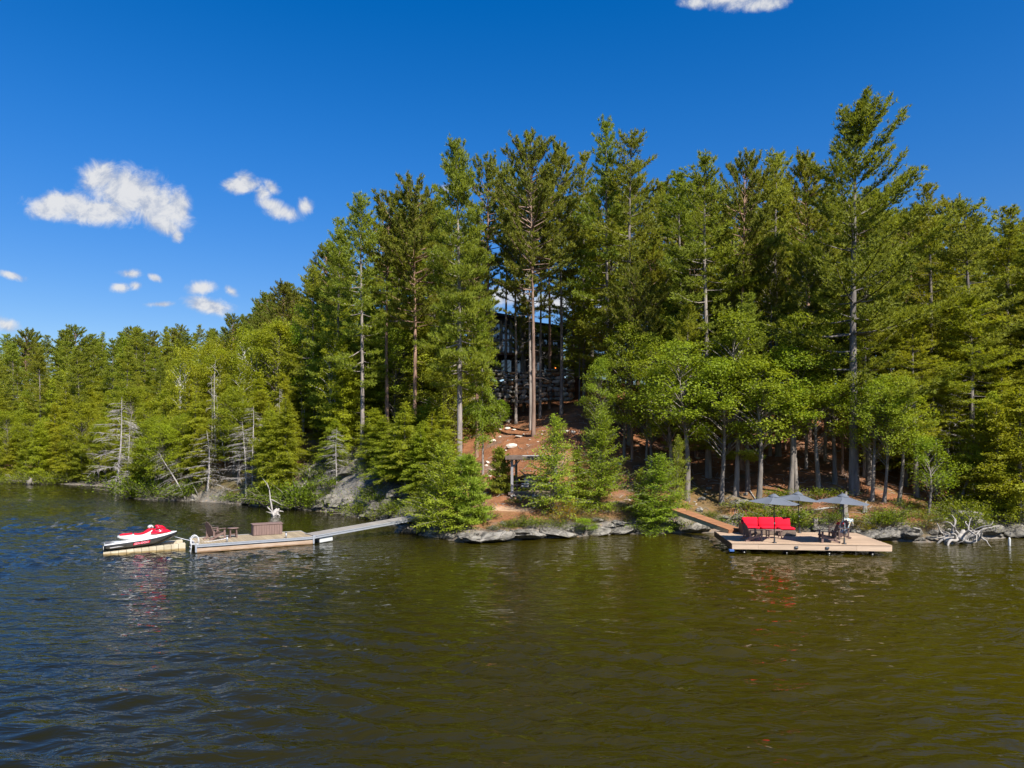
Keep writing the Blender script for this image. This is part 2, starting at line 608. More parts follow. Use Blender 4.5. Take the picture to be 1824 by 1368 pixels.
# ------------------------------------------------------------------ the lake
NW = 64
wr = np.random.default_rng(4)
lam = np.exp(wr.uniform(math.log(.42), math.log(1.5), NW))
ang = math.radians(255) + wr.normal(0, .42, NW)           # the wind drives the waves towards the viewer, a little from the side
slope = .175 * math.sqrt(2 / NW) * np.interp(lam, [.42, .7, 1.0, 1.5], [1.0, 1.15, .95, .6])
amp = slope * lam / (2 * math.pi)
ph = wr.uniform(0, 2 * math.pi, NW)


def waves(x, y):
    z = np.zeros_like(x)
    near = (np.abs(x) < 110) & (y > 6) & (y < 120)
    xn, yn = x[near], y[near]
    s = np.zeros_like(xn)
    wx, wy = xn + fbm(xn / 9, yn / 9, 60, 2) * 1.6, yn + fbm(xn / 7, yn / 7, 61, 2) * 1.2
    for l, a, am, p0 in zip(lam, ang, amp, ph):
        k = 2 * math.pi / l
        w = np.sin(k * (wx * math.cos(a) + wy * math.sin(a)) + p0)
        s += am * w
    gust = .9 + 1.5 * fbm(xn / 14, yn / 6, 50, 3)
    calm = np.clip(-shore_dist(xn, yn) / 14, .22, 1)
    z[near] = s * np.clip(gust, .3, 1.7) * calm * np.interp(xn / yn, [-.5, -.15, .1, .5], [1.25, 1.15, 1.0, 1.0])
    return z


xs = lines((-1500, -200, 100), (-200, -76, 4), (-76, -46, .5), (-46, 34, .2), (34, 70, .8), (70, 200, 10), (200, 1501, 100))
ys = lines((-600, 0, 60), (0, 8, 2), (8, 11, .3), (11, 26, .13), (26, 46, .22), (46, 98, .5), (98, 200, 6))
me, V = grid_mesh('lake', xs, ys, waves)
a_ = me.attributes.new('body_tone', 'FLOAT', 'POINT')     # body colour: tea brown off the slope, darker off the cove
a_.data.foreach_set('value', np.interp(V[:, 0] + .25 * (V[:, 1] - 30) + 3 * fbm(V[:, 0] / 12, V[:, 1] / 12, 90, 2), [-14, 8], [0, 1]).astype(np.float32))
m = bpy.data.materials.new('lake_water')
m.use_nodes = True
m.node_tree.nodes.clear()
q = G(m.node_tree)
oc = q.n('ShaderNodeTexCoord').outputs['Object']
p = q.n('ShaderNodeBsdfPrincipled')
tone_fac = q.n('ShaderNodeAttribute', attribute_name='body_tone').outputs['Fac']
deep = q.mix(q.noise(oc, .12, 3), (.0080, .0078, .0012), (.0110, .0105, .0016))  # darker body colour, used off the cove
tan_ = q.mix(q.noise(oc, .12, 3), (.0275, .0215, .0011), (.0385, .0300, .0014))
q.put(p.inputs['Base Color'], q.mix(tone_fac, deep, tan_))
p.inputs['Roughness'].default_value = .008
p.inputs['IOR'].default_value = 1.345
rot = q.n('ShaderNodeMapping')
q.put(rot.inputs[0], oc)
rot.inputs['Rotation'].default_value = (0, 0, math.radians(12))
rot.inputs['Scale'].default_value = (.9, 2.3, 1)
hA = q.noise(rot.outputs[0], 1.25, 2, .5, .9)
hB = q.noise(rot.outputs[0], 3.1, 2.5, .55, .8)
gust_ = q.remap(q.noise(oc, .10, 3, .6), .34, .66, .45, 1.25)
hh = q.m('ADD', q.m('MULTIPLY', q.m('POWER', hA, 1.6), .085), q.m('MULTIPLY', hB, .017))
b1 = q.n('ShaderNodeBump')
b1.inputs['Strength'].default_value = 1.0
b1.inputs['Distance'].default_value = 1.0
q.put(b1.inputs['Height'], q.m('MULTIPLY', hh, gust_))
q.put(p.inputs['Normal'], b1.outputs[0])
q.put(q.n('ShaderNodeOutputMaterial').inputs[0], p.outputs[0])
lake = tag(link('lake', me, m), 'dark rippled lake reflecting forest and sky', None, None, 'structure')
# ------------------------------------------------------------------ trees: one of each kind, then copies
class Leaves:
    def __init__(self, r):
        self.r, self.tri, self.quad = r, [], []

    def blades(self, C, D, n, L, W, spread):
        r = self.r
        C, D = np.repeat(C, n, 0), np.repeat(D, n, 0)
        d = D + r.normal(0, spread, D.shape)
        d /= np.linalg.norm(d, axis=1, keepdims=True) + 1e-9
        out = C * np.array([1, 1, 0])
        out /= np.linalg.norm(out, axis=1, keepdims=True) + .3
        s = np.cross(d, out * .75 + np.array([0, 0, .8]) + r.normal(0, .42, d.shape))
        s /= np.linalg.norm(s, axis=1, keepdims=True) + 1e-9
        l = (L * r.uniform(.65, 1.2, len(C)))[:, None]
        self.tri.append(np.stack([C - s * W / 2, C + s * W / 2, C + d * l], 1))

    def kites(self, C, D, N, L, W, spread):
        """leaf shaped quads along D whose faces look along N"""
        r = self.r
        d = D + r.normal(0, spread, D.shape)
        d /= np.linalg.norm(d, axis=1, keepdims=True) + 1e-9
        s = np.cross(d, N + r.normal(0, spread, N.shape))
        s /= np.linalg.norm(s, axis=1, keepdims=True) + 1e-9
        l = (L * r.uniform(.6, 1.25, len(C)))[:, None]
        w = (W * r.uniform(.7, 1.2, len(C)))[:, None]
        self.quad.append(np.stack([C, C + d * l * .5 - s * w / 2, C + d * l, C + d * l * .5 + s * w / 2], 1))

    def mesh(self, name):
        V, Fs, n = [], [], 0
        if self.tri:
            t = np.concatenate(self.tri)
            V.append(t.reshape(-1, 3))
            Fs.append(np.arange(len(t) * 3).reshape(-1, 3))
            n = len(t) * 3
        if self.quad:
            t = np.concatenate(self.quad)
            V.append(t.reshape(-1, 3))
            Fs.append(np.arange(len(t) * 4).reshape(-1, 4) + n)
        return np_mesh(name, np.concatenate(V), Fs)


def unit(v):
    return v / (np.linalg.norm(v, axis=-1, keepdims=True) + 1e-9)


def azel(a, e):
    return np.array([math.cos(a) * math.cos(e), math.sin(a) * math.cos(e), math.sin(e)])


def trunk_tube(mb, r, H, r0, sway=.15, n=7, lean=0.0):
    k = 9
    ph_ = r.uniform(0, 6.28, 2)
    zs = np.linspace(0, 1, k)
    pts = [(sway * math.sin(z * 3.1 + ph_[0]) * z + lean * z * z * H, sway * math.sin(z * 2.3 + ph_[1]) * z, z * H) for z in zs]
    rad = [r0 * (1.35 if z == 0 else 1) * ((1 - z) ** .8 * .94 + .05) for z in zs]
    pts = [(pts[0][0], pts[0][1], -.5)] + [(pts[0][0], pts[0][1], .25)] + pts[1:]
    rad = [r0 * 1.5, r0 * 1.1] + rad[1:]
    mb.tube(pts, rad, n)
    P = np.array(pts)
    return lambda z: np.array([np.interp(z, P[:, 2], P[:, 0]), np.interp(z, P[:, 2], P[:, 1]), z])


def white_pine(seed, H=24.0, start=.24, Lmax=4.2, gap=1.1, r0=.25, open_=.0, reach=0.0, up=0.0, nb=(3, 6), dense=1.0):
    r = np.random.default_rng(seed)
    mb, lv = MB(), Leaves(r)
    ax = trunk_tube(mb, r, H, r0, .3)
    z = start * H
    gold = r.uniform(0, 6.28)
    ra = 0.15
    while z < H - .35:
        t = (z - start * H) / (H * (1 - start))
        n = r.integers(nb[0], nb[1] + 1)
        gold += 1.1
        for k in range(n):
            if r.random() < open_ * (1 - t): continue
            a = gold + k * 2 * math.pi / n + r.normal(0, .25)
            L = Lmax * ((1 - t) ** .58 * .92 + .10) * r.uniform(.42, 1.32) * min(1, .7 + t * 2.5)
            if reach: L *= 1 + reach * max(0, math.cos(a - ra))
            e = math.radians(-5 + 60 * t ** 2.0 + up * 30 * (.4 + t) + r.normal(0, 7))
            p0 = ax(z + r.normal(0, .12))
            d = azel(a, e)
            s = np.linspace(0, 1, 5)[:, None]
            curl = np.array([0, 0, 1.0]) * L * (.16 * (1 - t))
            pts = p0 + d * L * s + curl * s ** 2 - np.array([0, 0, .05 * L]) * np.sin(s * 3.14)
            rr = max(.016, .011 * L + .006) * (1.4 - .4 * t)
            mb.tube([tuple(p_) for p_ in pts], [rr, rr * .75, rr * .55, rr * .35, rr * .12], 3, cap=False)
            # flat plumes on the outer part of the branch
            C, D = [], []
            s0 = .30 if t < .75 else .12
            m_ = max(3, int(L * (1 - s0) / .24 * dense))
            for j in range(m_):
                u = s0 + (1 - s0) * (j + r.random()) / m_
                q0 = p0 + d * L * u + curl * u ** 2 - np.array([0, 0, .05 * L]) * math.sin(u * 3.14)
                for sd in (-1, 1):
                    bl = (.40 * L * (1 - u) + .18 + .12 * L * math.sin(math.pi * (u - s0) / (1 - s0))) * r.uniform(.6, 1.15)
                    bl = min(bl * 1.12, 1.5)
                    ba = a + sd * math.radians(r.uniform(38, 66))
                    bd = azel(ba, e * .6 + math.radians(r.uniform(-6, 20)))
                    nn_ = max(2, int(bl / .2))
                    w = (np.arange(nn_) + r.random(nn_)) / nn_ * bl
                    C.append(q0 + bd * w[:, None] + np.array([0, 0, .07]) * w[:, None] + r.normal(0, .045, (nn_, 3)))
                    D.append(np.tile(unit(bd + np.array([0, 0, .55])), (nn_, 1)))
                C.append(q0[None] + r.normal(0, .05, (1, 3)))
                D.append(unit(d + np.array([0, 0, .5]))[None])
            lv.blades(np.concatenate(C), np.concatenate(D), 9, .31, .06, .55)
        z += gap * r.uniform(.6, 1.35) * (1 - .45 * t)
    top = ax(H - .2)
    C = np.array([top + np.array([0, 0, -.8 + .12 * k]) for k in range(10)])
    lv.blades(C, np.tile([0, 0, 1.0], (10, 1)), 9, .25, .04, .6)
    # dead stubs below the crown
    zz = start * H * .35
    while zz < start * H:
        a = r.uniform(0, 6.28)
        L = r.uniform(.3, 1.7)
        p0 = ax(zz)
        mb.tube([tuple(p0), tuple(p0 + azel(a, -.05) * L * .6), tuple(p0 + azel(a, .1) * L)], [.016, .010, .003], 3, cap=False)
        zz += r.uniform(.3, .9)
    return mb, lv, H, M_PINE


def red_pine(seed, H=22.0, start=.55, Lmax=2.9, r0=.205, nb=(3, 5), bushy=1.0):
    r = np.random.default_rng(seed)
    mb, lv = MB(), Leaves(r)
    ax = trunk_tube(mb, r, H, r0, .25)
    z = start * H
    gold = r.uniform(0, 6.28)
    while z < H - .3:
        t = (z - start * H) / (H * (1 - start))
        for k in range(r.integers(nb[0], nb[1] + 1)):
            a = gold + k * 1.5 + r.normal(0, .35)
            L = Lmax * (math.sin(math.pi * min(1, .25 + .75 * t)) * .75 + .3) * r.uniform(.55, 1.15)
            e = math.radians(-4 + 52 * t + r.normal(0, 9))
            p0, d = ax(z), azel(a, e)
            s = np.linspace(0, 1, 4)[:, None]
            curl = np.array([0, 0, .26 * L])
            pts = p0 + d * L * s + curl * s ** 2
            rr = .014 * L + .012
            mb.tube([tuple(p_) for p_ in pts], [rr, rr * .7, rr * .5, rr * .15], 3, cap=False)
            C, D = [], []
            m_ = max(3, int(L * 3.2 * bushy))
            for j in range(m_):
                u = .35 + .65 * (j + r.random()) / m_
                q0 = p0 + d * L * u + curl * u * u
                for sd in (-1, 1):
                    if r.random() < .2: continue
                    bl = r.uniform(.25, .75) * (1.25 - u * .6)
                    bd = azel(a + sd * math.radians(r.uniform(25, 70)), e + math.radians(r.uniform(0, 35)))
                    C.append((q0 + bd * bl)[None])
                    D.append(unit(bd + np.array([0, 0, .7]))[None])
                    if bl > .4:
                        C.append((q0 + bd * bl * .5)[None])
                        D.append(unit(bd + np.array([0, 0, .7]))[None])
            C.append((p0 + d * L + curl)[None])
            D.append(unit(d + np.array([0, 0, .6]))[None])
            C, D = np.concatenate(C), np.concatenate(D)
            C2 = C - D * .12
            lv.blades(np.concatenate([C, C2]), np.concatenate([D, D]), 12, .29, .058, .62)
        gold += 2.1
        z += r.uniform(.38, .75) * (1 - .3 * t)
    C = np.array([ax(H - .15) + np.array([0, 0, -.1 * k]) for k in range(5)])
    lv.blades(C, np.tile([0, 0, 1.0], (5, 1)), 14, .28, .04, .6)
    zz = start * H * .4
    while zz < start * H:
        a = r.uniform(0, 6.28)
        L = r.uniform(.3, 1.5)
        p0 = ax(zz)
        mb.tube([tuple(p0), tuple(p0 + azel(a, -.05) * L * .6), tuple(p0 + azel(a, -.2) * L)], [.024, .014, .004], 3, cap=False)
        zz += r.uniform(.25, .8)
    return mb, lv, H, M_RED


def hemlock(seed, H=12.0, start=.06, Lmax=2.3, gap=.30, droop=.3, r0=.16, leafL=.17, leafW=.085, ragged=.3, nb=(4, 7), grey=0.0, pw=.85, fluff=.025, e0=16):
    r = np.random.default_rng(seed)
    mb, lv = MB(), Leaves(r)
    ax = trunk_tube(mb, r, H, r0, .14)
    z = start * H
    while z < H - .1:
        t = (z - start * H) / (H * (1 - start))
        for k in range(r.integers(nb[0], nb[1] + 1)):
            a = r.uniform(0, 6.28)
            L = Lmax * ((1 - t) ** pw * .93 + .06) * r.uniform(1 - ragged * 1.3, 1 + ragged) * min(1, .7 + 2.5 * t)
            e = math.radians(e0 + 38 * t ** 2 + r.normal(0, 17))
            p0, d = ax(min(H - .05, z + r.uniform(-.5, .5) * gap)), azel(a, e)
            dr = np.array([0, 0, -droop * L])
            f = lambda u: p0 + d * L * u + dr * u ** 2
            rr = .010 * L + .004
            mb.tube([tuple(f(u)) for u in (0, .35, .7, 1)], [rr, rr * .7, rr * .45, rr * .12], 3, cap=False)
            C, D, N = [], [], []
            bare = .12 if r.random() > grey else .55
            m_ = max(4, int(L / .115))
            for j in range(m_):
                u = bare + (1 - bare) * (j + r.random()) / m_
                if r.random() < .10: continue
                q0 = f(u)
                tang = unit(d * L + 2 * dr * u)
                for sd in (-1, 1):
                    bl = (.42 * L * (1 - u) + .10) * r.uniform(.5, 1.1)
                    ba = a + sd * math.radians(r.uniform(40, 65))
                    bd = unit(azel(ba, 0) * .9 + np.array([0, 0, tang[2] * .6 - .10]))
                    nn_ = max(1, int(bl / .10))
                    w = (np.arange(nn_) + r.random(nn_)) / nn_ * bl
                    C.append(q0 + bd * w[:, None] - np.array([0, 0, .22]) * (w ** 2)[:, None] + r.normal(0, fluff, (nn_, 3)))
                    D.append(np.tile(unit(bd + np.array([0, 0, -.15])), (nn_, 1)))
                C.append(q0[None])
                D.append(tang[None])
            if not C: continue
            C, D = np.concatenate(C), np.concatenate(D)
            N = np.tile(unit(np.array([d[0] * .7, d[1] * .7, 1.0])), (len(C), 1))
            lv.kites(C, D, N, leafL, leafW, .38 if fluff < .05 else .55)
        z += gap * r.uniform(.7, 1.3) * (1 - .35 * t)
    C = np.array([ax(H - .05 * k) for k in range(8)])
    lv.kites(C, np.tile([0, 0, 1.0], (8, 1)) + r.normal(0, .4, (8, 3)), r.normal(0, 1, (8, 3)), leafL, leafW, .2)
    return mb, lv, H, M_HEM


def broadleaf(seed, H=9.0, start=.3, R=2.2, clumps=70, per=85, r0=.11, leaf=.15, stems=1, forky=True, flat=.35):
    r = np.random.default_rng(seed)
    mb, lv = MB(), Leaves(r)
    axes = []
    for s_ in range(stems):
        axes.append(trunk_tube(mb, r, H * r.uniform(.8, .95), r0 * (1 if stems == 1 else .75), .35, 6, r.normal(0, .05) if stems > 1 else 0))
    C, D, N = [], [], []
    for k in range(clumps):
        t = r.uniform(0, 1) ** .85
        zc = H * (start + (1 - start) * t)
        prof = math.sin(math.pi * min(1, .18 + .82 * t * .98)) ** .7
        a = r.uniform(0, 6.28)
        rad = R * prof * math.sqrt(r.uniform(.12, 1))
        ax = axes[r.integers(0, stems)]
        cc = ax(min(zc, H * .9)) + np.array([math.cos(a) * rad, math.sin(a) * rad, 0])
        cc[2] = zc
        z0 = max(.2 * H, zc - rad * r.uniform(.5, 1.0) - .2)
        p0 = ax(z0)
        midp = p0 * .45 + cc * .55 + np.array([0, 0, .12 * rad])
        rr = .008 * rad + .009
        mb.tube([tuple(p0), tuple(midp), tuple(cc)], [rr * 1.5, rr, rr * .3], 3, cap=False)
        cr = r.uniform(.42, .85) * (R / 2.2) ** .5
        n = int(per * r.uniform(.5, 1.4))
        o = r.normal(0, 1, (n, 3))
        o = unit(o) * (r.random(n) ** .45)[:, None] * cr * np.array([1, 1, flat + .2])
        C.append(cc + o)
        dd = unit(o + np.array([0, 0, -.05]) + r.normal(0, .25, (n, 3)))
        D.append(dd)
        N.append(unit(np.tile([math.cos(a) * .5, math.sin(a) * .5, .8], (n, 1)) + r.normal(0, .45, (n, 3)) + o * .6))
    lv.kites(np.concatenate(C), np.concatenate(D), np.concatenate(N), leaf, leaf * .78, .3)
    return mb, lv, H, M_LEAF


def dead_spruce(seed, H=9.0, Lmax=2.1, gap=.15, r0=.075, start=.1, tufts=0.0):
    r = np.random.default_rng(seed)
    mb = MB()
    ax = trunk_tube(mb, r, H, r0, .2, 6)
    z = start * H
    while z < H - .2:
        t = z / H
        a = r.uniform(0, 6.28)
        L = Lmax * (1 - t * .75) * r.uniform(.3, 1.15)
        p0 = ax(z)
        d = azel(a, r.normal(.1, .12))
        f = lambda u: p0 + d * L * u - np.array([0, 0, .28 * L]) * u ** 2
        mb.tube([tuple(f(u)) for u in (0, .5, 1)], [.017, .011, .003], 3, cap=False)
        for j in range(int(L * 14)):
            u = r.uniform(.2, 1)
            q0 = f(u)
            bd = unit(azel(a + r.choice([-1, 1]) * r.uniform(.3, 1.1), r.normal(-.35, .25)))
            bl = r.uniform(.15, .55)
            mb.tube([tuple(q0), tuple(q0 + bd * bl * .6), tuple(q0 + bd * bl + np.array([0, 0, -.08]))], [.010, .007, .003], 3, cap=False)
        z += gap * r.uniform(.4, 1.4)
    return mb, None, H, M_DEAD


def bush(seed, H=1.2, R=.9, n=1100, leaf=.085, m=None, stems=14):
    """a low shrub: a fan of thin stems with leaves along them"""
    r = np.random.default_rng(seed)
    mb, lv = MB(), Leaves(r)
    C, D = [], []
    per = n // (stems * 3)
    for k in range(stems * 3):
        a = r.uniform(0, 6.28)
        e = r.uniform(.35, 1.45)
        L = H * r.uniform(.6, 1.1) / max(.55, math.sin(e))
        L = min(L, R * 1.35 if e < .9 else L)
        d = azel(a, e)
        p0 = np.array([math.cos(a), math.sin(a), 0]) * R * .22 * r.random()
        f = lambda u: p0 + d * L * u - np.array([0, 0, .22 * L]) * u ** 2
        mb.tube([tuple(f(0) - np.array([0, 0, .15])), tuple(f(.5)), tuple(f(1))], [.010, .007, .002], 3, cap=False)
        u = r.uniform(.25, 1.02, per)
        q0 = np.stack([f(x_) for x_ in u])
        C.append(q0 + r.normal(0, .07 * (R / .9), q0.shape))
        D.append(unit(np.tile(d, (per, 1)) + r.normal(0, .7, (per, 3))))
    C, D = np.concatenate(C), np.concatenate(D)
    lv.kites(C, D, unit(np.tile([0, 0, 1.0], (len(C), 1)) + r.normal(0, .5, C.shape)), leaf, leaf * .6, .3)
    return mb, lv, H, (m or M_FERN)


class Kind:
    def __init__(self, built, bark=None):
        mb, lv, self.H, self.leaf = built
        self.trunk = mb.mesh('trunk')
        self.trunk.materials.append(bark or M_BARK)
        self.crown = None
        if lv is not None:
            self.crown = lv.mesh('crown')
            self.crown.materials.append(self.leaf)


M_BIRCH = mat('birch_bark', (.62, .60, .55), .8, .3, 6, .4, 12, spec=.15, stretch=(1, 1, 1.6), dark=(.18, .16, .14), objcol=True)
K = {
    'wp': [Kind(white_pine(1)), Kind(white_pine(2, start=.30, Lmax=4.0, open_=.15)), Kind(white_pine(3, start=.17, Lmax=4.3, gap=1.0)), Kind(white_pine(4, start=.36, Lmax=3.9, open_=.12))],
    'wpbig': [Kind(white_pine(15, H=26, start=.24, Lmax=6.0, gap=1.1, r0=.33, open_=.10, reach=.40, up=.55))],
    'wpfull': [Kind(white_pine(16, H=24, start=.31, Lmax=4.0, gap=.72, r0=.32, nb=(4, 7)))],
    'rp': [Kind(red_pine(5)), Kind(red_pine(6, start=.48, Lmax=3.6)), Kind(red_pine(7, start=.62, Lmax=3.0))],
    'rpbig': [Kind(red_pine(17, H=24, start=.50, Lmax=4.1, r0=.185, nb=(3, 5), bushy=1.0))],
    'hem': [Kind(hemlock(8, H=16, Lmax=2.9, gap=.34, ragged=.45, pw=.7, leafL=.21, leafW=.10, fluff=.08)), Kind(hemlock(9, H=16, Lmax=2.6, gap=.32, ragged=.5, pw=.6, leafL=.21, leafW=.10, fluff=.09)),
            Kind(hemlock(10, H=16, start=.18, Lmax=3.2, gap=.36, droop=.4, ragged=.55, grey=.15, leafL=.22, leafW=.10, fluff=.09)), Kind(hemlock(40, H=16, Lmax=3.0, gap=.34, ragged=.6, pw=.55, droop=.2, leafL=.22, leafW=.10, fluff=.10))],
    'ced': [Kind(hemlock(11, H=12, start=.03, Lmax=2.5, droop=.15, leafL=.2, leafW=.10, ragged=.55, gap=.27, grey=.12, pw=.5, fluff=.10)), Kind(hemlock(12, H=12, start=.22, Lmax=2.9, droop=.45, leafL=.2, leafW=.10, ragged=.6, gap=.30, grey=.25, pw=.55, fluff=.10)),
            Kind(hemlock(41, H=12, start=.06, Lmax=2.7, droop=.25, leafL=.2, leafW=.10, ragged=.6, gap=.28, grey=.08, pw=.42, fluff=.12))],
    'map': [Kind(broadleaf(13, H=11, R=2.8, start=.24, clumps=110, per=120, leaf=.135, r0=.14)), Kind(broadleaf(14, H=11, R=2.5, start=.30, clumps=100, per=120, leaf=.135, r0=.14)), Kind(broadleaf(18, H=12, R=3.2, start=.26, clumps=130, per=115, leaf=.14, r0=.15))],
    'mapt': [Kind(broadleaf(33, H=10, R=2.5, start=.44, clumps=74, per=115, r0=.17, leaf=.135)), Kind(broadleaf(34, H=10, R=2.2, start=.48, clumps=66, per=115, r0=.16, leaf=.135))],
    'birch': [Kind(broadleaf(19, H=11, R=1.7, start=.3, clumps=75, per=80, leaf=.14, stems=2, flat=.6), M_BIRCH)],
    'young': [Kind(hemlock(20, H=5, start=.03, Lmax=2.1, gap=.15, droop=.12, r0=.05, leafL=.125, leafW=.058, ragged=.55, nb=(5, 9), pw=.62, fluff=.045, e0=28)), Kind(hemlock(21, H=5, start=.03, Lmax=1.9, gap=.15, droop=.18, r0=.05, leafL=.12, leafW=.055, ragged=.6, nb=(5, 8), pw=.7, fluff=.045, e0=26))],
    'ypine': [Kind(white_pine(22, H=5, start=.06, Lmax=1.7, gap=.32, r0=.06, nb=(4, 6), dense=1.2))],
    'small': [Kind(broadleaf(23, H=5.2, R=1.35, start=.34, clumps=55, per=90, r0=.09, leaf=.10, flat=.7))],
    'dead': [Kind(dead_spruce(24), M_DEAD), Kind(dead_spruce(25, H=8, Lmax=2.3, gap=.13), M_DEAD)],
    'pole': [Kind(dead_spruce(26, H=9, Lmax=.9, gap=.42, start=.25), M_DEAD)],
    'bush': [Kind(bush(27)), Kind(bush(28, H=.9, R=1.1)), Kind(bush(29, H=1.5, R=1.0, n=1300))],
    'heath': [Kind(bush(30, H=.5, R=.8, n=900, leaf=.05, m=M_HEATH)), Kind(bush(31, H=.42, R=.9, n=900, leaf=.05, m=M_HEATH))],
}
NAMES = {'wp': ('white_pine', 'pine tree'), 'wpbig': ('white_pine', 'pine tree'), 'wpfull': ('white_pine', 'pine tree'), 'rp': ('red_pine', 'pine tree'), 'rpbig': ('red_pine', 'pine tree'), 'hem': ('hemlock_tree', 'conifer'),
         'ced': ('cedar_tree', 'conifer'), 'map': ('maple_tree', 'leafy tree'), 'mapt': ('maple_tree', 'leafy tree'), 'birch': ('birch_tree', 'birch'), 'young': ('young_hemlock', 'young conifer'), 'ypine': ('young_pine', 'young pine'),
         'small': ('small_cedar', 'small tree'), 'dead': ('dead_tree', 'dead tree'), 'pole': ('dead_tree', 'dead tree'), 'bush': ('shrub', 'shrub'), 'heath': ('heath_shrub', 'shrub')}
PLACED = []
tr = np.random.default_rng(99)


def plant(kind, x, y, H, label, group=None, wide=1.0, variant=None, tint=None, bark=None, lean=(0, 0), z=None, rotz=None):
    ks = K[kind]
    k = ks[variant if variant is not None else int(tr.integers(0, len(ks)))]
    nm, cat = NAMES[kind]
    o = thing(nm, label, cat, (x, y, (tz(x, y) if z is None else z) - .05), 0, group)
    s = H / k.H
    w = s ** .75 * wide
    o.scale = (w, w, s)
    o.rotation_euler = (lean[0], lean[1], tr.uniform(0, 6.28) if rotz is None else rotz)
    if lean != (0, 0): o.rotation_mode = 'ZXY'
    t = link('trunk' if kind not in ('bush', 'heath') else 'stems', k.trunk, None, o)
    t.color = (*(bark or (1, 1, 1)), 1)
    if kind in ('bush', 'heath'): t['kind'] = 'stuff'
    if k.crown:
        c = link('crown' if kind not in ('bush', 'heath') else 'leaves', k.crown, None, o)
        v = tr.uniform(.85, 1.18)
        base = tint or (1, 1, 1)
        c.color = (base[0] * v * tr.uniform(.93, 1.08), base[1] * v, base[2] * v * tr.uniform(.85, 1.15), 1)
    PLACED.append((x, y))
    return o


REDB = (1.5, 1.08, .9)
PALE = (1.4, 1.38, 1.4)


def key(kind, px, base, top, label, Y=None, wide=1.0, variant=None, tint=None, bark=None, group=None, lean=(0, 0), rotz=None):
    if Y is None:
        p_ = ground_at(px, base)
        x, y = p_.x, p_.y
    else:
        x, y = (px - CX) * Y / F, Y
    zt = CAMZ - (top - HZ) * y / F - (1.0 if kind in ('wp', 'wpbig', 'wpfull') else .4 if kind in ('rp', 'rpbig') else 0)
    return plant(kind, x, y, zt - tz(x, y), label, group, wide, variant, tint, bark, lean, None, rotz)


PG = (1.02, 1.05, .92)     # bluer pine
YG = (1.10, 1.04, .75)    # yellower
# the stand on the bare slope before the house
key('rpbig', 950, 776, 250, 'tall red pine with thick reddish trunk standing alone on the bare rust slope', bark=(1.2, .95, .85), wide=1.0)
key('rp', 867, 756, 290, 'slender red pine with bare reddish trunk crossing the dark house front', variant=2, bark=REDB, wide=.95)
key('rp', 919, 755, 350, 'thin pale grey pine trunk next to the white boulder on the slope', variant=0, bark=PALE, wide=.8)
key('rp', 934, 728, 375, 'dark twin stemmed pine at the foot of the stone retaining wall', variant=2, wide=.9)
key('rp', 945, 766, 330, 'thin grey pine close against the thick reddish pine trunk', variant=1, bark=PALE, wide=.75)
key('rp', 979, 728, 305, 'thin reddish pine trunk before the slate grey house wing', variant=2, bark=REDB, wide=.85)
key('rp', 1000, 738, 262, 'tall pine with a bare grey trunk at the corner of the house wing', variant=0, wide=.85)
key('wpfull', 818, 815, 228, 'tallest full crowned white pine beside the bare slope, branches down to mid height', Y=52, wide=.72, bark=PALE)
key('ced', 860, 845, 560, 'cedar on a pale grey double trunk beside the bare slope', variant=1, wide=.6, bark=PALE, tint=(.9, 1, .8))
key('rp', 932, 733, 540, 'short pine whose low tufted crown hides the middle of the house', variant=0, wide=.85, tint=(1.15, 1.2, 1.0))
key('wp', 1032, 722, 560, 'half grown white pine with shelved branches at the house corner', variant=3, wide=.95)
key('rp', 901, 735, 300, 'slim pine trunk standing before the tall house windows', variant=2, wide=.75, bark=PALE)
key('rp', 962, 745, 330, 'slim dark pine trunk just beyond the thick reddish one', variant=2, wide=.7)
# crowns along the skyline
key('wp', 1083, 0, 200, 'white pine with a crooked open top rising beside its bushier twin', Y=60, variant=3, wide=.75, tint=PG)
key('wp', 1122, 0, 213, 'bushy topped white pine next to the crooked topped pine', Y=58, variant=0, wide=1.0)
key('wp', 1212, 0, 284, 'white pine with a thin ragged top between two fuller pines', Y=62, variant=1, tint=PG)
key('wp', 1262, 850, 258, 'white pine on a thick grey trunk rising from the rocky bank above the gangway', variant=3, wide=1.0, bark=(1.2, 1.2, 1.2))
key('rp', 1321, 836, 285, 'red pine with tufted top and long reddish trunk on the shaded slope', variant=2, bark=REDB, wide=.9)
key('wp', 1386, 812, 248, 'white pine with a pointed leader behind the three umbrellas', variant=0, wide=.95)
key('rp', 1440, 860, 280, 'red pine with dark tufts close to the spreading pine', Y=56, variant=0, bark=REDB)
key('wpbig', 1521, 880, 176, 'tallest spreading white pine with long raised limbs and massive dark trunk', bark=(.9, .92, 1), wide=1.02, rotz=0)
key('wp', 1655, 0, 310, 'white pine with dense pointed crown beside the spreading pine', Y=55, variant=2, wide=1.0, tint=YG)
key('wp', 1729, 836, 332, 'white pine on a dark trunk above the grey boulder and driftwood', Y=48, variant=1, wide=1.15, bark=(.75, .75, .8))
key('wp', 1795, 0, 350, 'flat topped white pine at the wood\'s edge beyond the boulder', Y=53, variant=2, wide=1.1, tint=YG)
key('wp', 1850, 0, 375, 'wide white pine cut off by the picture\'s edge', Y=50, variant=0, wide=1.1)
key('wp', 1040, 0, 258, 'white pine with tapering top just beside the house corner', Y=66, variant=3, wide=.75, tint=YG)
key('wp', 645, 778, 328, 'white pine with a spire top and long pale trunk above the grey cliff', Y=60, variant=1, wide=.85, bark=PALE, tint=PG)
key('wp', 604, 0, 374, 'white pine lower than its spire topped neighbour on the ridge', Y=66, variant=2, wide=.8, tint=PG)
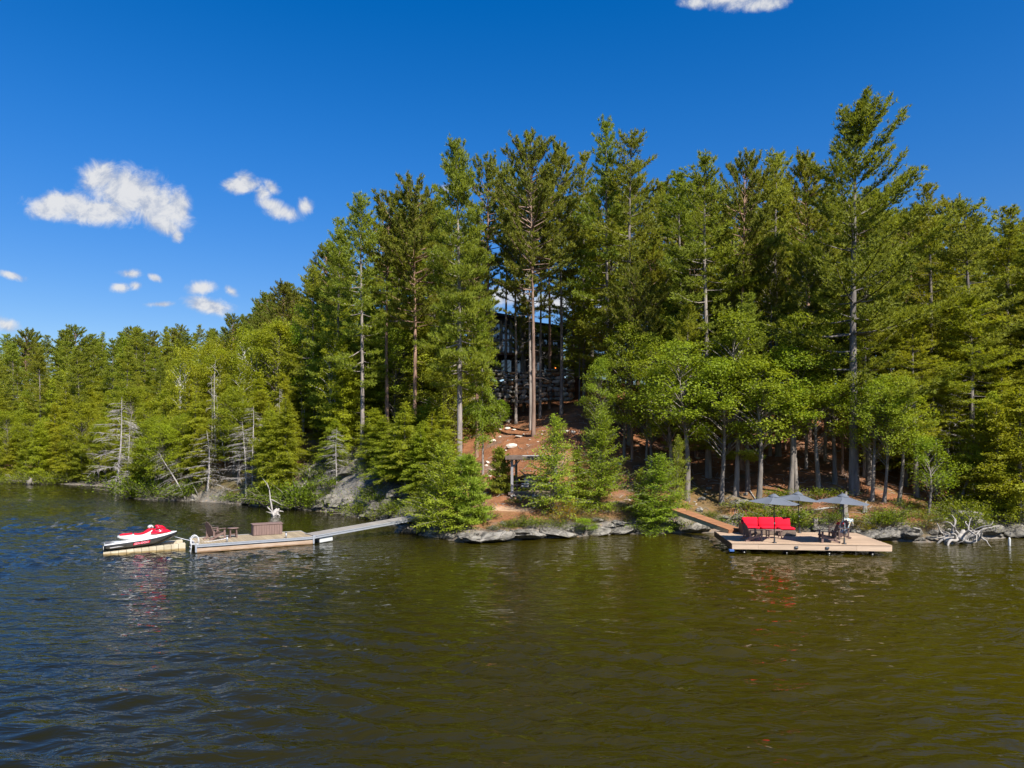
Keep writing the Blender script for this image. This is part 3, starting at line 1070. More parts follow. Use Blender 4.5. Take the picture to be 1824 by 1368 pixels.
key('wp', 560, 0, 455, 'white pine at the end of the tall stand where the ridge drops', Y=70, variant=0, wide=.85, tint=PG)
key('rp', 690, 0, 346, 'red pine with a long bare reddish trunk deep in the stand', Y=63, variant=2, bark=REDB)
key('rp', 738, 0, 326, 'red pine with bushy dark top and pinkish trunk in the stand', Y=62, variant=1, bark=REDB)
key('wp', 774, 0, 336, 'white pine squeezed between the red pine and the tallest full crown', Y=66, variant=1, wide=.8)
key('wp', 712, 0, 352, 'white pine with a blunt top between two red pines', Y=70, variant=2, wide=.8)
key('birch', 540, 0, 545, 'bright green birch with white stems glowing among the darker pines', Y=73, tint=(.85, 1.15, .8), wide=1.05)
key('birch', 585, 0, 640, 'white stemmed birch half hidden under the pine shelves', Y=70, tint=(.8, 1.0, .9), wide=.9)
# trunks and leafy crowns of the shaded slope
key('map', 1112, 0, 575, 'broad yellow green maple with dark trunk at the top of the shaded slope', Y=55, variant=1, wide=1.0, tint=(.86, .92, .8))
key('map', 1160, 0, 600, 'yellow green maple on a thin trunk next to the broad maple', Y=53, variant=2, wide=.95, tint=(.86, .92, .8))
key('mapt', 1195, 0, 650, 'smaller maple standing between the broad maple and the thick grey pine', Y=50, variant=0, wide=1.2, tint=(.86, .92, .8))
key('map', 1070, 0, 640, 'maple leaning over the young hemlocks by the shelter', Y=54, variant=0, wide=.8, tint=(.86, .92, .8))
key('mapt', 1223, 0, 610, 'maple with one slim grey trunk beside the thick grey pine', Y=47.5, variant=1, wide=1.3, tint=(.86, .92, .8))
key('mapt', 1285, 0, 640, 'slim maple with a pale thin stem behind the rocky bank', Y=47, variant=0, wide=1.1, tint=(.86, .92, .8))
key('mapt', 1311, 0, 560, 'taller maple with slim grey trunk at the head of the rocky bank', Y=48, variant=1, wide=1.1, tint=(.86, .92, .8), bark=(1.3, 1.3, 1.3))
key('mapt', 1352, 0, 640, 'round maple with crooked stem above the red sofa', Y=46.5, variant=0, wide=1.35, tint=(.86, .92, .8))
key('mapt', 1408, 0, 620, 'maple with double trunk above the middle umbrella', Y=47, variant=1, wide=1.3, tint=(.86, .92, .8))
key('rp', 1126, 819, 470, 'slim pine trunk rising out of the broad maple\'s crown', variant=2, wide=.75, bark=REDB)
key('rp', 1152, 821, 500, 'thin grey pine trunk between broad maple and its neighbour', variant=2, wide=.75, bark=PALE)
key('rp', 1186, 765, 480, 'thin dark pine trunk high on the shaded slope', variant=2, wide=.75, bark=PALE)
key('rp', 1240, 815, 440, 'slim pine trunk behind the thick grey pine', variant=2, wide=.75, bark=REDB)
key('rp', 1300, 800, 470, 'thin reddish pine trunk above the rocky bank, farther back', variant=2, wide=.75, bark=PALE)
key('rp', 1372, 812, 430, 'slim grey pine trunk between two umbrella tops, far back', variant=2, wide=.75, bark=PALE)
key('rp', 1398, 800, 460, 'thin pine trunk high on the slope behind the middle umbrella', variant=2, wide=.75, bark=REDB)
key('rp', 1436, 835, 450, 'slim pine trunk left of the massive dark pine trunk', variant=2, wide=.75, bark=PALE)
key('rp', 1470, 820, 430, 'thin dark pine trunk deep in the shade near the massive one', variant=2, wide=.75, bark=PALE)
key('rp', 1500, 845, 500, 'thin grey pine trunk almost touching the massive pine trunk', variant=2, wide=.75, bark=REDB)
key('rp', 1540, 850, 430, 'slim pine trunk right behind the row of three leafy trees', variant=2, wide=.75, bark=PALE)
key('rp', 1585, 840, 450, 'thin pine trunk in the shade above the row of three leafy trees', variant=2, wide=.75, bark=PALE)
key('mapt', 1418, 876, 560, 'maple whose grey trunk stands right behind the middle umbrella', variant=1, wide=1.0, bark=(1.2, 1.2, 1.2))
key('mapt', 1458, 0, 655, 'small maple in the shade beside the massive pine trunk', Y=47, variant=0, wide=1.2, tint=(.86, .92, .8))
key('mapt', 1487, 862, 560, 'ragged maple tucked behind the massive pine trunk', variant=0, wide=.9)
key('mapt', 1553, 893, 668, 'yellow green tree leaning on a pale trunk right of the massive pine', variant=0, wide=1.0, lean=(0, .10), rotz=0)
key('mapt', 1575, 895, 690, 'yellow green tree with dark slim trunk in the row of three', variant=0, wide=.95, lean=(0, .05), rotz=2)
key('mapt', 1601, 899, 672, 'yellow green tree with straight grey trunk last in the row of three', variant=1, wide=1.05, lean=(0, .07), rotz=4)
key('small', 1654, 917, 778, 'small round cedar on a pale split trunk by the bank', wide=1.15, tint=(1.0, 1.05, .8))
key('ced', 1706, 905, 690, 'cedar leaning out on bare roots over the grey boulder', variant=1, wide=.85, lean=(0, .32), rotz=0, bark=PALE)
key('ced', 1775, 925, 720, 'low bright cedar hanging over the rocks beyond the boulder', variant=0, wide=1.3, tint=(1.15, 1.12, .7))
key('ced', 1815, 930, 690, 'bright cedar sweeping to the water at the picture\'s edge', variant=1, wide=1.3, tint=(1.2, 1.15, .7))
key('dead', 1668, 880, 640, 'grey dead spruce full of bare twigs above the small round cedar', variant=0, wide=1.1)
key('dead', 1690, 870, 690, 'dead spruce with tangled pale twigs near the leaning cedar', variant=1, wide=1.0)
key('hem', 1690, 850, 470, 'yellowish hemlock filling the gap beside the dark pine trunk', variant=0, wide=.9, tint=YG)
key('wp', 1332, 0, 500, 'half grown white pine with flat shelves among the maples above the sofa', Y=49, variant=2, wide=1.0)
key('wp', 1548, 0, 525, 'half grown white pine spreading flat shelves beside the massive trunk', Y=47.5, variant=3, wide=1.35)
key('wp', 1225, 0, 520, 'half grown white pine with soft plumes beside the thick grey pine', Y=52, variant=2, wide=.95)
# young trees along the lake
key('young', 792, 951, 792, 'full bright young hemlock at the shore end of the metal gangway', variant=0, wide=1.1, tint=(.98, 1.12, .95))
key('ypine', 838, 935, 815, 'soft young pine leaning against the full young hemlock', wide=.95, tint=(1.0, 1.1, .9))
key('young', 760, 940, 845, 'low young hemlock under the gangway end', variant=1, wide=1.1, tint=(1.1, 1.1, .7))
key('ypine', 893, 880, 800, 'small young pine standing by the white stones beside the shelter', wide=.8)
key('young', 985, 915, 742, 'tall young hemlock hiding half of the timber shelter', variant=1, wide=1.05, tint=(.95, 1.10, .95))
key('young', 1066, 905, 738, 'tapering young hemlock between the shelter and the rock ledge', variant=0, wide=.92, tint=(.95, 1.10, .95))
key('young', 1030, 900, 800, 'short young hemlock filling the gap between two taller ones', variant=1, wide=1.1, tint=(.95, 1.10, .95))
key('young', 1168, 945, 812, 'wide young cedar right above the water by the wooden gangway', variant=0, wide=1.15, tint=(.98, 1.12, .95))
key('young', 1206, 915, 778, 'narrow young hemlock with a bare leader by the gangway head', variant=1, wide=.62)
key('young', 1140, 920, 835, 'small young hemlock behind the wide shoreline cedar', variant=1, wide=.9)
key('small', 1041, 953, 922, 'tiny bright cedar bush on the pale rock ledge', wide=2.2, tint=(1.0, 1.15, .7))
key('bush', 1005, 930, 880, 'small shrub with orange tinted leaves before the young hemlock', variant=2, wide=.9, tint=(1.9, .85, .9))

# low and dead trees of the steep shore beside the dock
key('dead', 205, 0, 706, 'tallest grey dead spruce above the far end of the wooded point', Y=80, variant=1, wide=1.7, lean=(0, .12), rotz=1)
key('dead', 228, 0, 745, 'smaller dead spruce beside the tallest grey one', Y=79, variant=0, wide=1.6)
key('pole', 384, 0, 640, 'bare dead trunk, taller of the pair standing in the cedars', Y=69, wide=1.0)
key('pole', 376, 0, 668, 'bare dead trunk, shorter of the pair standing in the cedars', Y=69.5, wide=1.0)
key('pole', 402, 0, 696, 'bare dead trunk tilting beside the standing pair', Y=68, wide=1.0, lean=(0, -.12), rotz=0)
key('dead', 450, 0, 722, 'silver dead spruce among bright cedars behind the dock chair', Y=63.8, variant=0, wide=1.5)
key('dead', 438, 0, 750, 'low dead spruce with drooping grey twigs near the silver one', Y=63.4, variant=1, wide=1.5)
key('dead', 370, 0, 765, 'dead spruce spreading grey twigs low over the point', Y=66.2, variant=1, wide=2.0)
key('dead', 330, 0, 790, 'leaning dead spruce whose thick stem tips over the water', Y=66.2, variant=0, wide=1.8, lean=(0, -.45), rotz=0)
key('dead', 497, 0, 690, 'small hooked dead snag in the green slope', Y=67, variant=0, wide=.7)
key('dead', 600, 0, 760, 'grey dead spruce caught in the cedars over the cliff', Y=58, variant=1, wide=1.2)

SKYLINE = ((-900, 560), (0, 598), (60, 590), (130, 588), (200, 588), (300, 582), (400, 578), (430, 566), (480, 528), (540, 490), (570, 450), (600, 395), (650, 375), (780, 360), (850, 420), (868, 700), (1005, 700), (1020, 330), (1085, 290), (1200, 310), (1400, 310), (1460, 330), (1560, 340), (1640, 350), (1700, 375), (1824, 395), (2300, 430))
SKX = [a for a, b in SKYLINE]
SKYY = [b for a, b in SKYLINE]


def far_enough(x, y, dmin):
    return all((x - a) ** 2 + (y - b) ** 2 > dmin * dmin for a, b in PLACED)


CLEAR = ((205, 26, 80), (228, 16, 79), (390, 26, 69), (445, 30, 64), (368, 34, 66.5), (325, 34, 66.4), (540, 26, 73), (497, 10, 67), (600, 20, 58), (1675, 24, 50))


def fill(n, pxr, yr, kinds, hr, group, label, spacing, drange=None, wide=(.85, 1.1), tint=None, topmin=8, over=6, bark=None, vary=45):
    """a stand of trees between two bearings, each no taller than the ridge of crowns seen from the lake"""
    got = 0
    for _ in range(n * 30):
        if got >= n: break
        px, Y = tr.uniform(*pxr), math.sqrt(tr.uniform(yr[0] ** 2, yr[1] ** 2))
        x = (px - CX) * Y / F
        dd = float(shore_dist([x], [Y])[0])
        if drange and not (drange[0] <= dd <= drange[1]): continue
        if dd < .25: continue
        if any(abs(px - c0) < hw and Y < ym for c0, hw, ym in CLEAR): continue
        if 845 < px < 1010 and dd > 22: continue
        if not far_enough(x, Y, spacing): continue
        kd = kinds[int(tr.integers(0, len(kinds)))]
        H = tr.uniform(*hr) * (1.0 if kd in ('wp', 'rp') else .75 if kd in ('hem', 'birch', 'map', 'mapt') else .62)
        z0 = tz(x, Y)
        sky_ = np.interp(px, SKX, SKYY) + tr.uniform(-over, vary)
        Hmax = CAMZ - (sky_ - HZ) * Y / F - z0
        H = min(H, Hmax)
        if H < (topmin if kd in ('wp', 'rp') else topmin * .5): continue
        plant(kd, x, Y, H, label[kd] if isinstance(label, dict) else label, group[kd] if isinstance(group, dict) else group, tr.uniform(*wide), tint=tint, bark=bark or (REDB if kd == 'rp' else None))
        got += 1


def both(place):
    lab = {'wp': 'white pine in the dense wood ' + place, 'rp': 'tufted red pine in the dense wood ' + place, 'hem': 'drooping hemlock in the dense wood ' + place, 'ced': 'yellow green cedar in the dense wood ' + place,
           'map': 'leafy maple in the dense wood ' + place, 'mapt': 'leafy maple on a bare stem in the dense wood ' + place, 'birch': 'pale green birch in the dense wood ' + place}
    grp = {k: v.split(' in the')[0].replace('birch', 'birche').replace(' on a bare stem', '') + 's ' + place for k, v in lab.items()}
    return dict(label=lab, group=grp)


# far shore of the cove
fill(40, (-60, 222), (84, 97), ['ced', 'ced', 'hem', 'map'], (8, 13), spacing=1.7, drange=(.4, 6), **both('along the far shore of the cove'), tint=YG, topmin=4, wide=(.9, 1.2))
fill(96, (-70, 440), (88, 128), ['hem', 'ced', 'ced', 'hem', 'wp', 'birch', 'ced'], (11, 18), spacing=2.0, drange=(5, 44), **both('behind the far shore of the cove'), tint=(1.06, 1.03, .85), topmin=5, wide=(.85, 1.2))
fill(74, (-90, 470), (112, 160), ['wp', 'hem', 'wp', 'wp', 'rp'], (19, 28), spacing=2.3, **both('on the low far ridge'), tint=(1.0, 1.02, .95), topmin=6, over=5, vary=22, wide=(.95, 1.25))
# the wooded point and the slope above the dock
fill(34, (232, 560), (56, 72), ['ced', 'ced', 'hem', 'map'], (7, 12), spacing=1.4, drange=(.3, 4.5), **both('leaning over the water at the point'), tint=YG, topmin=3, wide=(1.0, 1.3))
fill(80, (230, 610), (58, 92), ['ced', 'hem', 'ced', 'hem', 'ced', 'map', 'hem', 'birch'], (11, 17), spacing=1.7, drange=(3, 30), **both('on the slope behind the dock'), tint=YG, topmin=4.5, wide=(.9, 1.2))
fill(32, (400, 620), (76, 112), ['rp', 'wp', 'hem', 'rp'], (13, 24), spacing=2.3, drange=(14, 70), **both('up the rising ridge behind the dock'), topmin=7, over=12, wide=(.95, 1.25))
fill(19, (560, 790), (48, 60), ['ced', 'hem', 'ced'], (5.5, 9), spacing=1.4, drange=(1.6, 9), **both('on the grey cliff'), tint=(1.05, 1.05, .8), topmin=2.5, wide=(1.1, 1.5))
fill(34, (560, 815), (54, 72), ['hem', 'ced', 'map', 'hem'], (11, 17), spacing=1.9, drange=(7, 24), **both('above the grey cliff'), topmin=6, wide=(1.1, 1.4))
fill(26, (560, 850), (60, 86), ['wp', 'rp', 'wp', 'hem'], (18, 28), spacing=2.8, **both('crowning the hill above the cliff'), topmin=9, wide=(.95, 1.2))
# the slope behind the umbrellas
fill(16, (1030, 1480), (56, 72), ['wp', 'rp', 'mapt'], (14, 22), spacing=2.6, drange=(15, 30), **both('of the shaded slope'), topmin=6, tint=YG, wide=(1.0, 1.3))
fill(9, (1090, 1490), (52, 62), ['mapt'], (13, 17), spacing=2.3, drange=(8.5, 18), **both('above the sunny bank'), tint=YG, topmin=4, wide=(1.1, 1.5))
fill(34, (1015, 1880), (60, 80), ['wp', 'wp', 'rp', 'rp', 'wp'], (18, 30), spacing=3.0, drange=(17, 44), **both('behind the shaded slope'), topmin=9, wide=(1.0, 1.25))
fill(26, (1015, 1900), (78, 100), ['hem', 'wp', 'hem', 'ced'], (12, 24), spacing=3.2, drange=(30, 70), **both('at the top of the hill'), topmin=6, wide=(1.1, 1.4))
fill(30, (1600, 1960), (44, 62), ['hem', 'ced', 'wp', 'hem', 'map'], (9, 20), spacing=1.9, drange=(4.0, 24), **both('beyond the grey boulder'), topmin=4, wide=(1.1, 1.4), tint=YG)
fill(7, (840, 905), (66, 68), ['map'], (3, 4), spacing=1.0, **both('under the stone wall'), topmin=2, wide=(.8, 1.1), tint=(.8, 1, .8))
# ------------------------------------------------------------------ materials of the built things
M_DECK = mat('fresh_deck_timber', (.40, .285, .195), .75, .16, 3, .25, 40, spec=.2, stretch=(.35, 6, 6), perobj=.13)
M_FASC = mat('pale_fascia_timber', (.52, .385, .275), .7, .12, 2.2, .2, 30, spec=.2, stretch=(.5, 5, 5), perobj=.08)
M_OLDDECK = mat('weathered_dock_planks', (.34, .27, .175), .8, .2, 4, .3, 40, spec=.2, stretch=(6, .4, 6), perobj=.14)
M_RAMP = mat('stained_ramp_planks', (.27, .125, .06), .7, .22, 5, .25, 30, spec=.25, stretch=(5, .5, 5), perobj=.15)
M_RAMPSIDE = mat('treated_joist_timber', (.30, .27, .16), .8, .2, 3, .2, 20)
M_ALU = mat('brushed_aluminium', (.46, .475, .50), .45, .06, 3, metal=.6)
M_ALUD = mat('dark_aluminium_slot_shade', (.10, .11, .12), .5, .1, 3, metal=.4)  # dark aluminium for post caps and, as painted slot shade, for the rails
M_BROWN = mat('brown_resin_wood', (.19, .125, .105), .6, .18, 5, .2, 30, spec=.3, stretch=(3, 3, .6))
M_DBROWN = mat('dark_brown_resin', (.085, .055, .048), .6, .2, 5, .15, 30, spec=.3)
M_RED = mat('red_outdoor_cushion', (.60, .010, .030), .85, .08, 6, .25, 8, spec=.15, bdist=.03)
M_WICKER = mat('woven_wicker', (.17, .125, .095), .7, .35, 24, .6, 60, spec=.25)
M_GREYCLOTH = mat('grey_umbrella_cloth', (.12, .133, .155), .85, .05, 3, .1, 50, spec=.15)
M_DARK = mat('dark_bronze_metal', (.035, .038, .042), .4, .1, 3, metal=.5)
M_BLACK = mat('black_plastic', (.018, .02, .023), .35, .15, 4, spec=.5)
M_WHITEG = mat('white_gelcoat', (.66, .66, .65), .2, .02, 2, spec=.5, coat=.4)
M_REDG = mat('red_gelcoat', (.58, .008, .028), .22, .05, 2, spec=.5, coat=.5)
M_BLACKG = mat('black_gelcoat', (.022, .025, .03), .2, .15, 2, spec=.5, coat=.5)
M_GREYV = mat('pale_grey_vinyl', (.50, .50, .48), .5, .06, 4, .1, 40)
M_GREYD = mat('dark_grey_mat', (.10, .10, .105), .8, .15, 30, .2, 60)
M_CREAM = mat('cream_float_plastic', (.52, .46, .335), .5, .12, 2.5, .1, 10, dark=(.40, .33, .21), perobj=.05)
M_BEAM = mat('float_skirt_wood', (.40, .31, .23), .8, .25, 2, .2, 20, stretch=(.5, 1, 4), dark=(.30, .20, .13))
M_CHROME = mat('polished_steel', (.75, .76, .78), .2, .03, 2, metal=.9)
M_GREYTIMB = mat('silvered_timber', (.27, .26, .27), .85, .25, 5, .4, 24, spec=.15, stretch=(4, 4, .5))
M_ROOFWOOD = mat('dark_roof_boards', (.14, .105, .085), .85, .25, 4, .3, 22, spec=.15)
wet_foot(M_CREAM, .10, (.55, .45, .28), .06)
wet_foot(M_BEAM, .10, (.5, .4, .28), .06)
M_STONE = mat('wall_stone', (.34, .31, .27), .9, .35, 2.2, .8, 9, spec=.15, dark=(.13, .125, .115), objcol=True, bdist=.05)
M_QUARTZ = mat('pale_quartz_stone', (.60, .55, .48), .85, .16, 3, .6, 10, spec=.2, dark=(.50, .44, .37), objcol=True, bdist=.04)
M_SIDING = mat('taupe_siding', (.115, .106, .104), .75, .12, 6, .2, 14, stretch=(.4, .4, 8))
M_CHAR = mat('charcoal_siding', (.045, .048, .053), .7, .15, 5, .2, 14)
M_TRIM = mat('taupe_window_trim', (.30, .27, .25), .7, .1, 4)
M_ROOFM = mat('dark_standing_seam_roof', (.030, .036, .05), .75, .1, 3, spec=.2)
M_BALC = mat('cedar_balcony_timber', (.15, .065, .032), .7, .3, 4, .2, 20)
M_POSTW = mat('pale_verandah_post', (.24, .20, .165), .8, .2, 5)
M_LOGW = mat('bleached_driftwood', (.29, .27, .24), .85, .22, 5, .6, 20, spec=.15, stretch=(1, 1, 1), dark=(.30, .27, .24))
M_PILLOW = mat('white_pillow_cloth', (.72, .72, .74), .9, .05, 4, .2, 8)
M_NET = mat('grey_netting', (.20, .21, .24), .9, .2, 12)
M_ROPE = mat('hammock_cloth', (.42, .36, .24), .9, .2, 12)


def glass_mat():
    m = bpy.data.materials.new('dark_window_glass')
    m.use_nodes = True
    p = m.node_tree.nodes['Principled BSDF']
    p.inputs['Base Color'].default_value = (.012, .018, .026, 1)
    p.inputs['Roughness'].default_value = .03
    p.inputs['Specular IOR Level'].default_value = .9
    p.inputs['IOR'].default_value = 1.7
    return m


M_GLASS = glass_mat()
m = bpy.data.materials.new('lit_lamp_glass')
m.use_nodes = True
p = m.node_tree.nodes['Principled BSDF']
p.inputs['Base Color'].default_value = (.9, .3, .05, 1)
p.inputs['Emission Color'].default_value = (1, .28, .04, 1)
p.inputs['Emission Strength'].default_value = 1.6
M_LAMP = m

# patterned towel: small blue and white lozenges printed on the cloth
m = bpy.data.materials.new('patterned_towel')
m.use_nodes = True
m.node_tree.nodes.clear()
q = G(m.node_tree)
oc = q.n('ShaderNodeTexCoord').outputs['Object']
mp = q.n('ShaderNodeMapping')
q.put(mp.inputs[0], oc)
mp.inputs['Rotation'].default_value = (0, math.radians(45), math.radians(45))
ck = q.n('ShaderNodeTexChecker')
q.put(ck.inputs[0], mp.outputs[0])
ck.inputs['Scale'].default_value = 13
c = q.mix(ck.outputs[1], (.72, .72, .68), (.16, .30, .38))
c = q.mix(q.remap(q.noise(oc, 11, 3), .5, .62), c, (.62, .50, .30))
p = q.n('ShaderNodeBsdfPrincipled')
q.put(p.inputs['Base Color'], c)
p.inputs['Roughness'].default_value = .9
q.put(q.n('ShaderNodeOutputMaterial').inputs[0], p.outputs[0])
M_TOWEL = m


# ------------------------------------------------------------------ stones
def rock_mesh(name, seed, flat=1.0, sub=2, jag=.32, m=None):
    import bmesh
    bm = bmesh.new()
    bmesh.ops.create_icosphere(bm, subdivisions=sub, radius=.5)
    r = np.random.default_rng(seed)
    cuts = [(unit(r.normal(0, 1, 3)), r.uniform(.26, .42)) for _ in range(9)]
    off = r.uniform(0, 50, 3)
    for v in bm.verts:
        c = np.array(v.co)
        n = c / .5
        k = 1 + jag * (vnoise(np.array([n[0] * 1.7 + off[0]]), np.array([n[1] * 1.7 + n[2] * 2.1 + off[1]]), seed)[0] * 1.4 + vnoise(np.array([n[0] * 4 + off[1]]), np.array([n[2] * 4 + n[1] * 3 + off[2]]), seed + 1)[0] * .5)
        k += .10 * vnoise(np.array([n[0] * 9 + off[2]]), np.array([n[2] * 11 + n[1] * 7 + off[0]]), seed + 2)[0]
        c = c * k
        for (pn, pd) in cuts:
            h = c @ pn
            if h > pd: c = c - pn * (h - pd) * .95
        v.co = (c[0], c[1], c[2] * flat)
    me = bpy.data.meshes.new(name)
    bm.to_mesh(me)
    bm.free()
    me.materials.append(m)
    return me


ROCKS = [rock_mesh('rock', 100 + k, 1.0, 4, .42, m=M_ROCK) for k in range(6)]
SLABS = [rock_mesh('slab', 120 + k, .5, 4, .45, m=M_ROCK) for k in range(4)]
QUARTZ = [rock_mesh('stone', 140 + k, .8, 2, m=M_QUARTZ) for k in range(5)]
WALLST = [rock_mesh('wall_stone', 160 + k, 1.0, 2, .22, m=M_STONE) for k in range(6)]
rr_ = np.random.default_rng(77)


def rock(me_, x, y, size, label, group=None, z=None, sink=.3, tint=1.0, rotz=None, name='boulder', cat='rock', tilt=0.0):
    o = link(name, me_, None)
    zz = tz(x, y) if z is None else z
    o.scale = size
    o.location = (x, y, zz + size[2] * (.5 - sink) * .7)
    o.rotation_euler = (rr_.normal(0, .12) + tilt, rr_.normal(0, .12), rr_.uniform(0, 6.28) if rotz is None else rotz)
    o.color = (tint, tint * .985, tint * .96, 1)
    return tag(o, label, cat, group)


def rock_px(pool, px, py, w, h, label, group=None, depth=None, Y=None, **kw):
    p_ = ground_at(px, py) if Y is None else Vector(((px - CX) * Y / F, Y, 0))
    k = p_.y / F
    me_ = pool[int(rr_.integers(0, len(pool)))]
    flat_ = me_.name.startswith('slab')
    return rock(me_, p_.x, p_.y, (w * k * 1.15, (depth or w * .8) * k * 1.15, h * k * (1.05 if flat_ else 1.15) / (.5 if flat_ else 1)), label, group, rotz=kw.pop('rotz', rr_.normal(0, .25)), **kw)


# pale stones on the needle slope, each by its own look
for (px, py, w, h, lab) in (
        (905, 752, 16, 10, 'white boulder between two thin pine trunks on the rust slope'),
        (884, 730, 22, 14, 'large tan boulder high on the slope under the stone wall'),
        (856, 728, 12, 16, 'upright white stone beside the pale grey double trunk'),
        (891, 766, 10, 4, 'flat pale stone in the middle of the rust slope'),
        (904, 764, 11, 6, 'pale wedge of stone below the white boulder'),
        (915, 767, 9, 5, 'small white stone to the right of the pale wedge'),
        (877, 787, 14, 7, 'long white stone lying alone on the open rust slope'),
        (890, 779, 6, 5, 'small pointed white stone above the grey boulder on the slope'),
        (912, 796, 20, 14, 'grey boulder with a pale face above the shelter roof'),
        (926, 778, 18, 4, 'thin flat slab on the slope by the thick pine'),
        (868, 825, 8, 7, 'tan stone topmost of the white heap beside the shelter'),
        (873, 841, 10, 11, 'largest white block of the heap beside the shelter'),
        (873, 850, 8, 6, 'white stone lowest of the heap beside the shelter'),
        (878, 829, 8, 6, 'white stone touching the largest block of the heap'),
        (866, 831, 7, 6, 'little pale stone at the rim of the white heap'),
        (890, 848, 8, 6, 'pale stone behind the small young pine'),
        (1105, 829, 8, 8, 'round white stone among dark trunks on the shaded slope'),
        (1009, 770, 16, 7, 'pale slab between young hemlock tops on the slope'),
        (1020, 771, 10, 7, 'pale cracked stone beside the slab on the slope'),
        (1243, 818, 9, 6, 'grey stone between the two grey trunks of the shaded slope')):
    rock_px(QUARTZ, px, py, w, h, lab, tint=1.0 if 'white' in lab or 'pale' in lab else .72, name='stone', cat='stone')
for k in range(16):
    px, py = rr_.uniform(862, 985), rr_.uniform(735, 812)
    rock_px(QUARTZ, px, py, rr_.uniform(3, 6), rr_.uniform(2, 4), 'small pale stone scattered on the open rust slope', 'small stones on the rust slope', tint=rr_.uniform(.6, 1), name='stone', cat='stone')
for k in range(26):
    px, py = rr_.uniform(1030, 1300), rr_.uniform(760, 905)
    rock_px(QUARTZ, px, py, rr_.uniform(3, 8), rr_.uniform(2, 5), 'small stone scattered on the shaded slope and its bank', 'small stones on the shaded slope', tint=rr_.uniform(.45, .95), name='stone', cat='stone')
# the ledge along the water, its slabs one by one
for (px, py, w, h, pool, t_, lab) in (
        (835, 962, 62, 16, SLABS, 1.00, 'pale rock slab at the water under the full young hemlock'),
        (880, 961, 92, 26, SLABS, 1.04, 'largest pale slab of the rock ledge by the water'),
        (940, 957, 70, 18, SLABS, 0.96, 'grooved pale slab in the middle of the rock ledge'),
        (1000, 954, 76, 16, SLABS, 1.00, 'long low slab of the ledge before the tiny cedar bush'),
        (1062, 952, 56, 12, SLABS, 0.88, 'brownish slab of the ledge beyond the tiny cedar bush'),
        (1105, 950, 50, 12, SLABS, 0.80, 'dark stained slab where the ledge meets the wide cedar'),
        (1016, 944, 20, 14, ROCKS, 1.25, 'grey split block standing on the ledge'),
        (878, 943, 22, 12, SLABS, 0.96, 'stepping slab below the sand patch'),
        (896, 935, 16, 9, SLABS, 0.92, 'tilted slab leading up to the sand patch'),
        (868, 926, 16, 9, SLABS, 0.92, 'uppermost stepping slab beside the sand patch'),
        (1065, 929, 24, 8, SLABS, .95, 'flat stone above the ledge among dry grass'),
        (1100, 936, 30, 10, SLABS, .9, 'flat weathered stone over the dark stained slab'),
        (1236, 946, 56, 22, SLABS, 1.08, 'cream boulder at the water under the wooden gangway'),
        (1128, 948, 18, 16, ROCKS, .7, 'dark angular block at the foot of the wide cedar'),
        (1247, 912, 14, 16, ROCKS, 1.5, 'white lump of rock just above the wooden gangway'),
        (1314, 923, 26, 17, ROCKS, 1.15, 'grey wedge of rock behind the sofa end'),
        (1292, 924, 14, 8, ROCKS, 1.2, 'little grey rock left of the wedge behind the sofa'),
        (1318, 898, 40, 16, SLABS, 0.92, 'broad pale rock on the bank under the first umbrella'),
        (1250, 890, 12, 8, ROCKS, 1.3, 'pale broken rock on the brown bank above the gangway'),
        (1262, 872, 10, 7, ROCKS, 1.3, 'pale rock at the root of the thick grey pine'),
        (1328, 882, 9, 9, ROCKS, 1.4, 'white rock beside the fallen stick on the bank'),
        (1368, 905, 26, 10, SLABS, .95, 'mossy rock between the poles of two umbrellas'),
        (1412, 944, 18, 10, ROCKS, .9, 'grey rock behind the deck\'s back edge'),
        (1545, 958, 56, 20, ROCKS, .85, 'lichen covered rock beside the deck corner'),
        (1580, 955, 46, 24, ROCKS, .95, 'grey rock face between the deck and the root tangle'),
        (1618, 955, 50, 26, ROCKS, 1.0, 'cracked brown rock left of the root tangle'),
        (1702, 921, 40, 26, ROCKS, 1.1, 'pale block perched above the root tangle'),
        (1722, 935, 58, 46, ROCKS, 1.05, 'biggest grey boulder with a flat face behind the root tangle'),
        (1760, 950, 60, 24, SLABS, 0.84, 'tilted slab running from the boulder to the water'),
        (1800, 950, 52, 26, ROCKS, .85, 'dark rock at the water past the boulder'),
        (1835, 948, 50, 26, ROCKS, .8, 'last dark rock under the brightest cedar'),
        (85, 860, 12, 9, ROCKS, 1.3, 'pale rock sticking out at the far shore of the cove'),
        (346, 893, 16, 24, ROCKS, 1.2, 'bleached upright rock at the water of the wooded point'),
        (800, 958, 34, 16, ROCKS, .8, 'dark rock in the water under the young hemlock\'s skirt'),
        (735, 948, 44, 24, ROCKS, .65, 'reddish brown rock carrying the end of the metal gangway'),
        (690, 925, 22, 6, SLABS, 0.96, 'flat pale rock at the foot of the cliff'),
        (655, 921, 24, 10, ROCKS, .9, 'low rust coloured rock where the cliff meets the gangway')):
    rock_px(pool, px, py, w, h * .88, lab, tint=t_ * .86, sink=.38)
for k in range(60):
    px = rr_.uniform(770, 1290)
    yb = float(np.interp(px, [770, 830, 900, 1000, 1100, 1200, 1290], [956, 965, 962, 956, 950, 948, 947]))
    rock_px(SLABS if k % 2 else ROCKS, px, yb - rr_.uniform(0, 14), rr_.uniform(6, 20), rr_.uniform(3, 8), 'small cracked rock along the ledge at the water', 'small rocks along the ledge', tint=rr_.uniform(.7, 1.3), sink=.35)
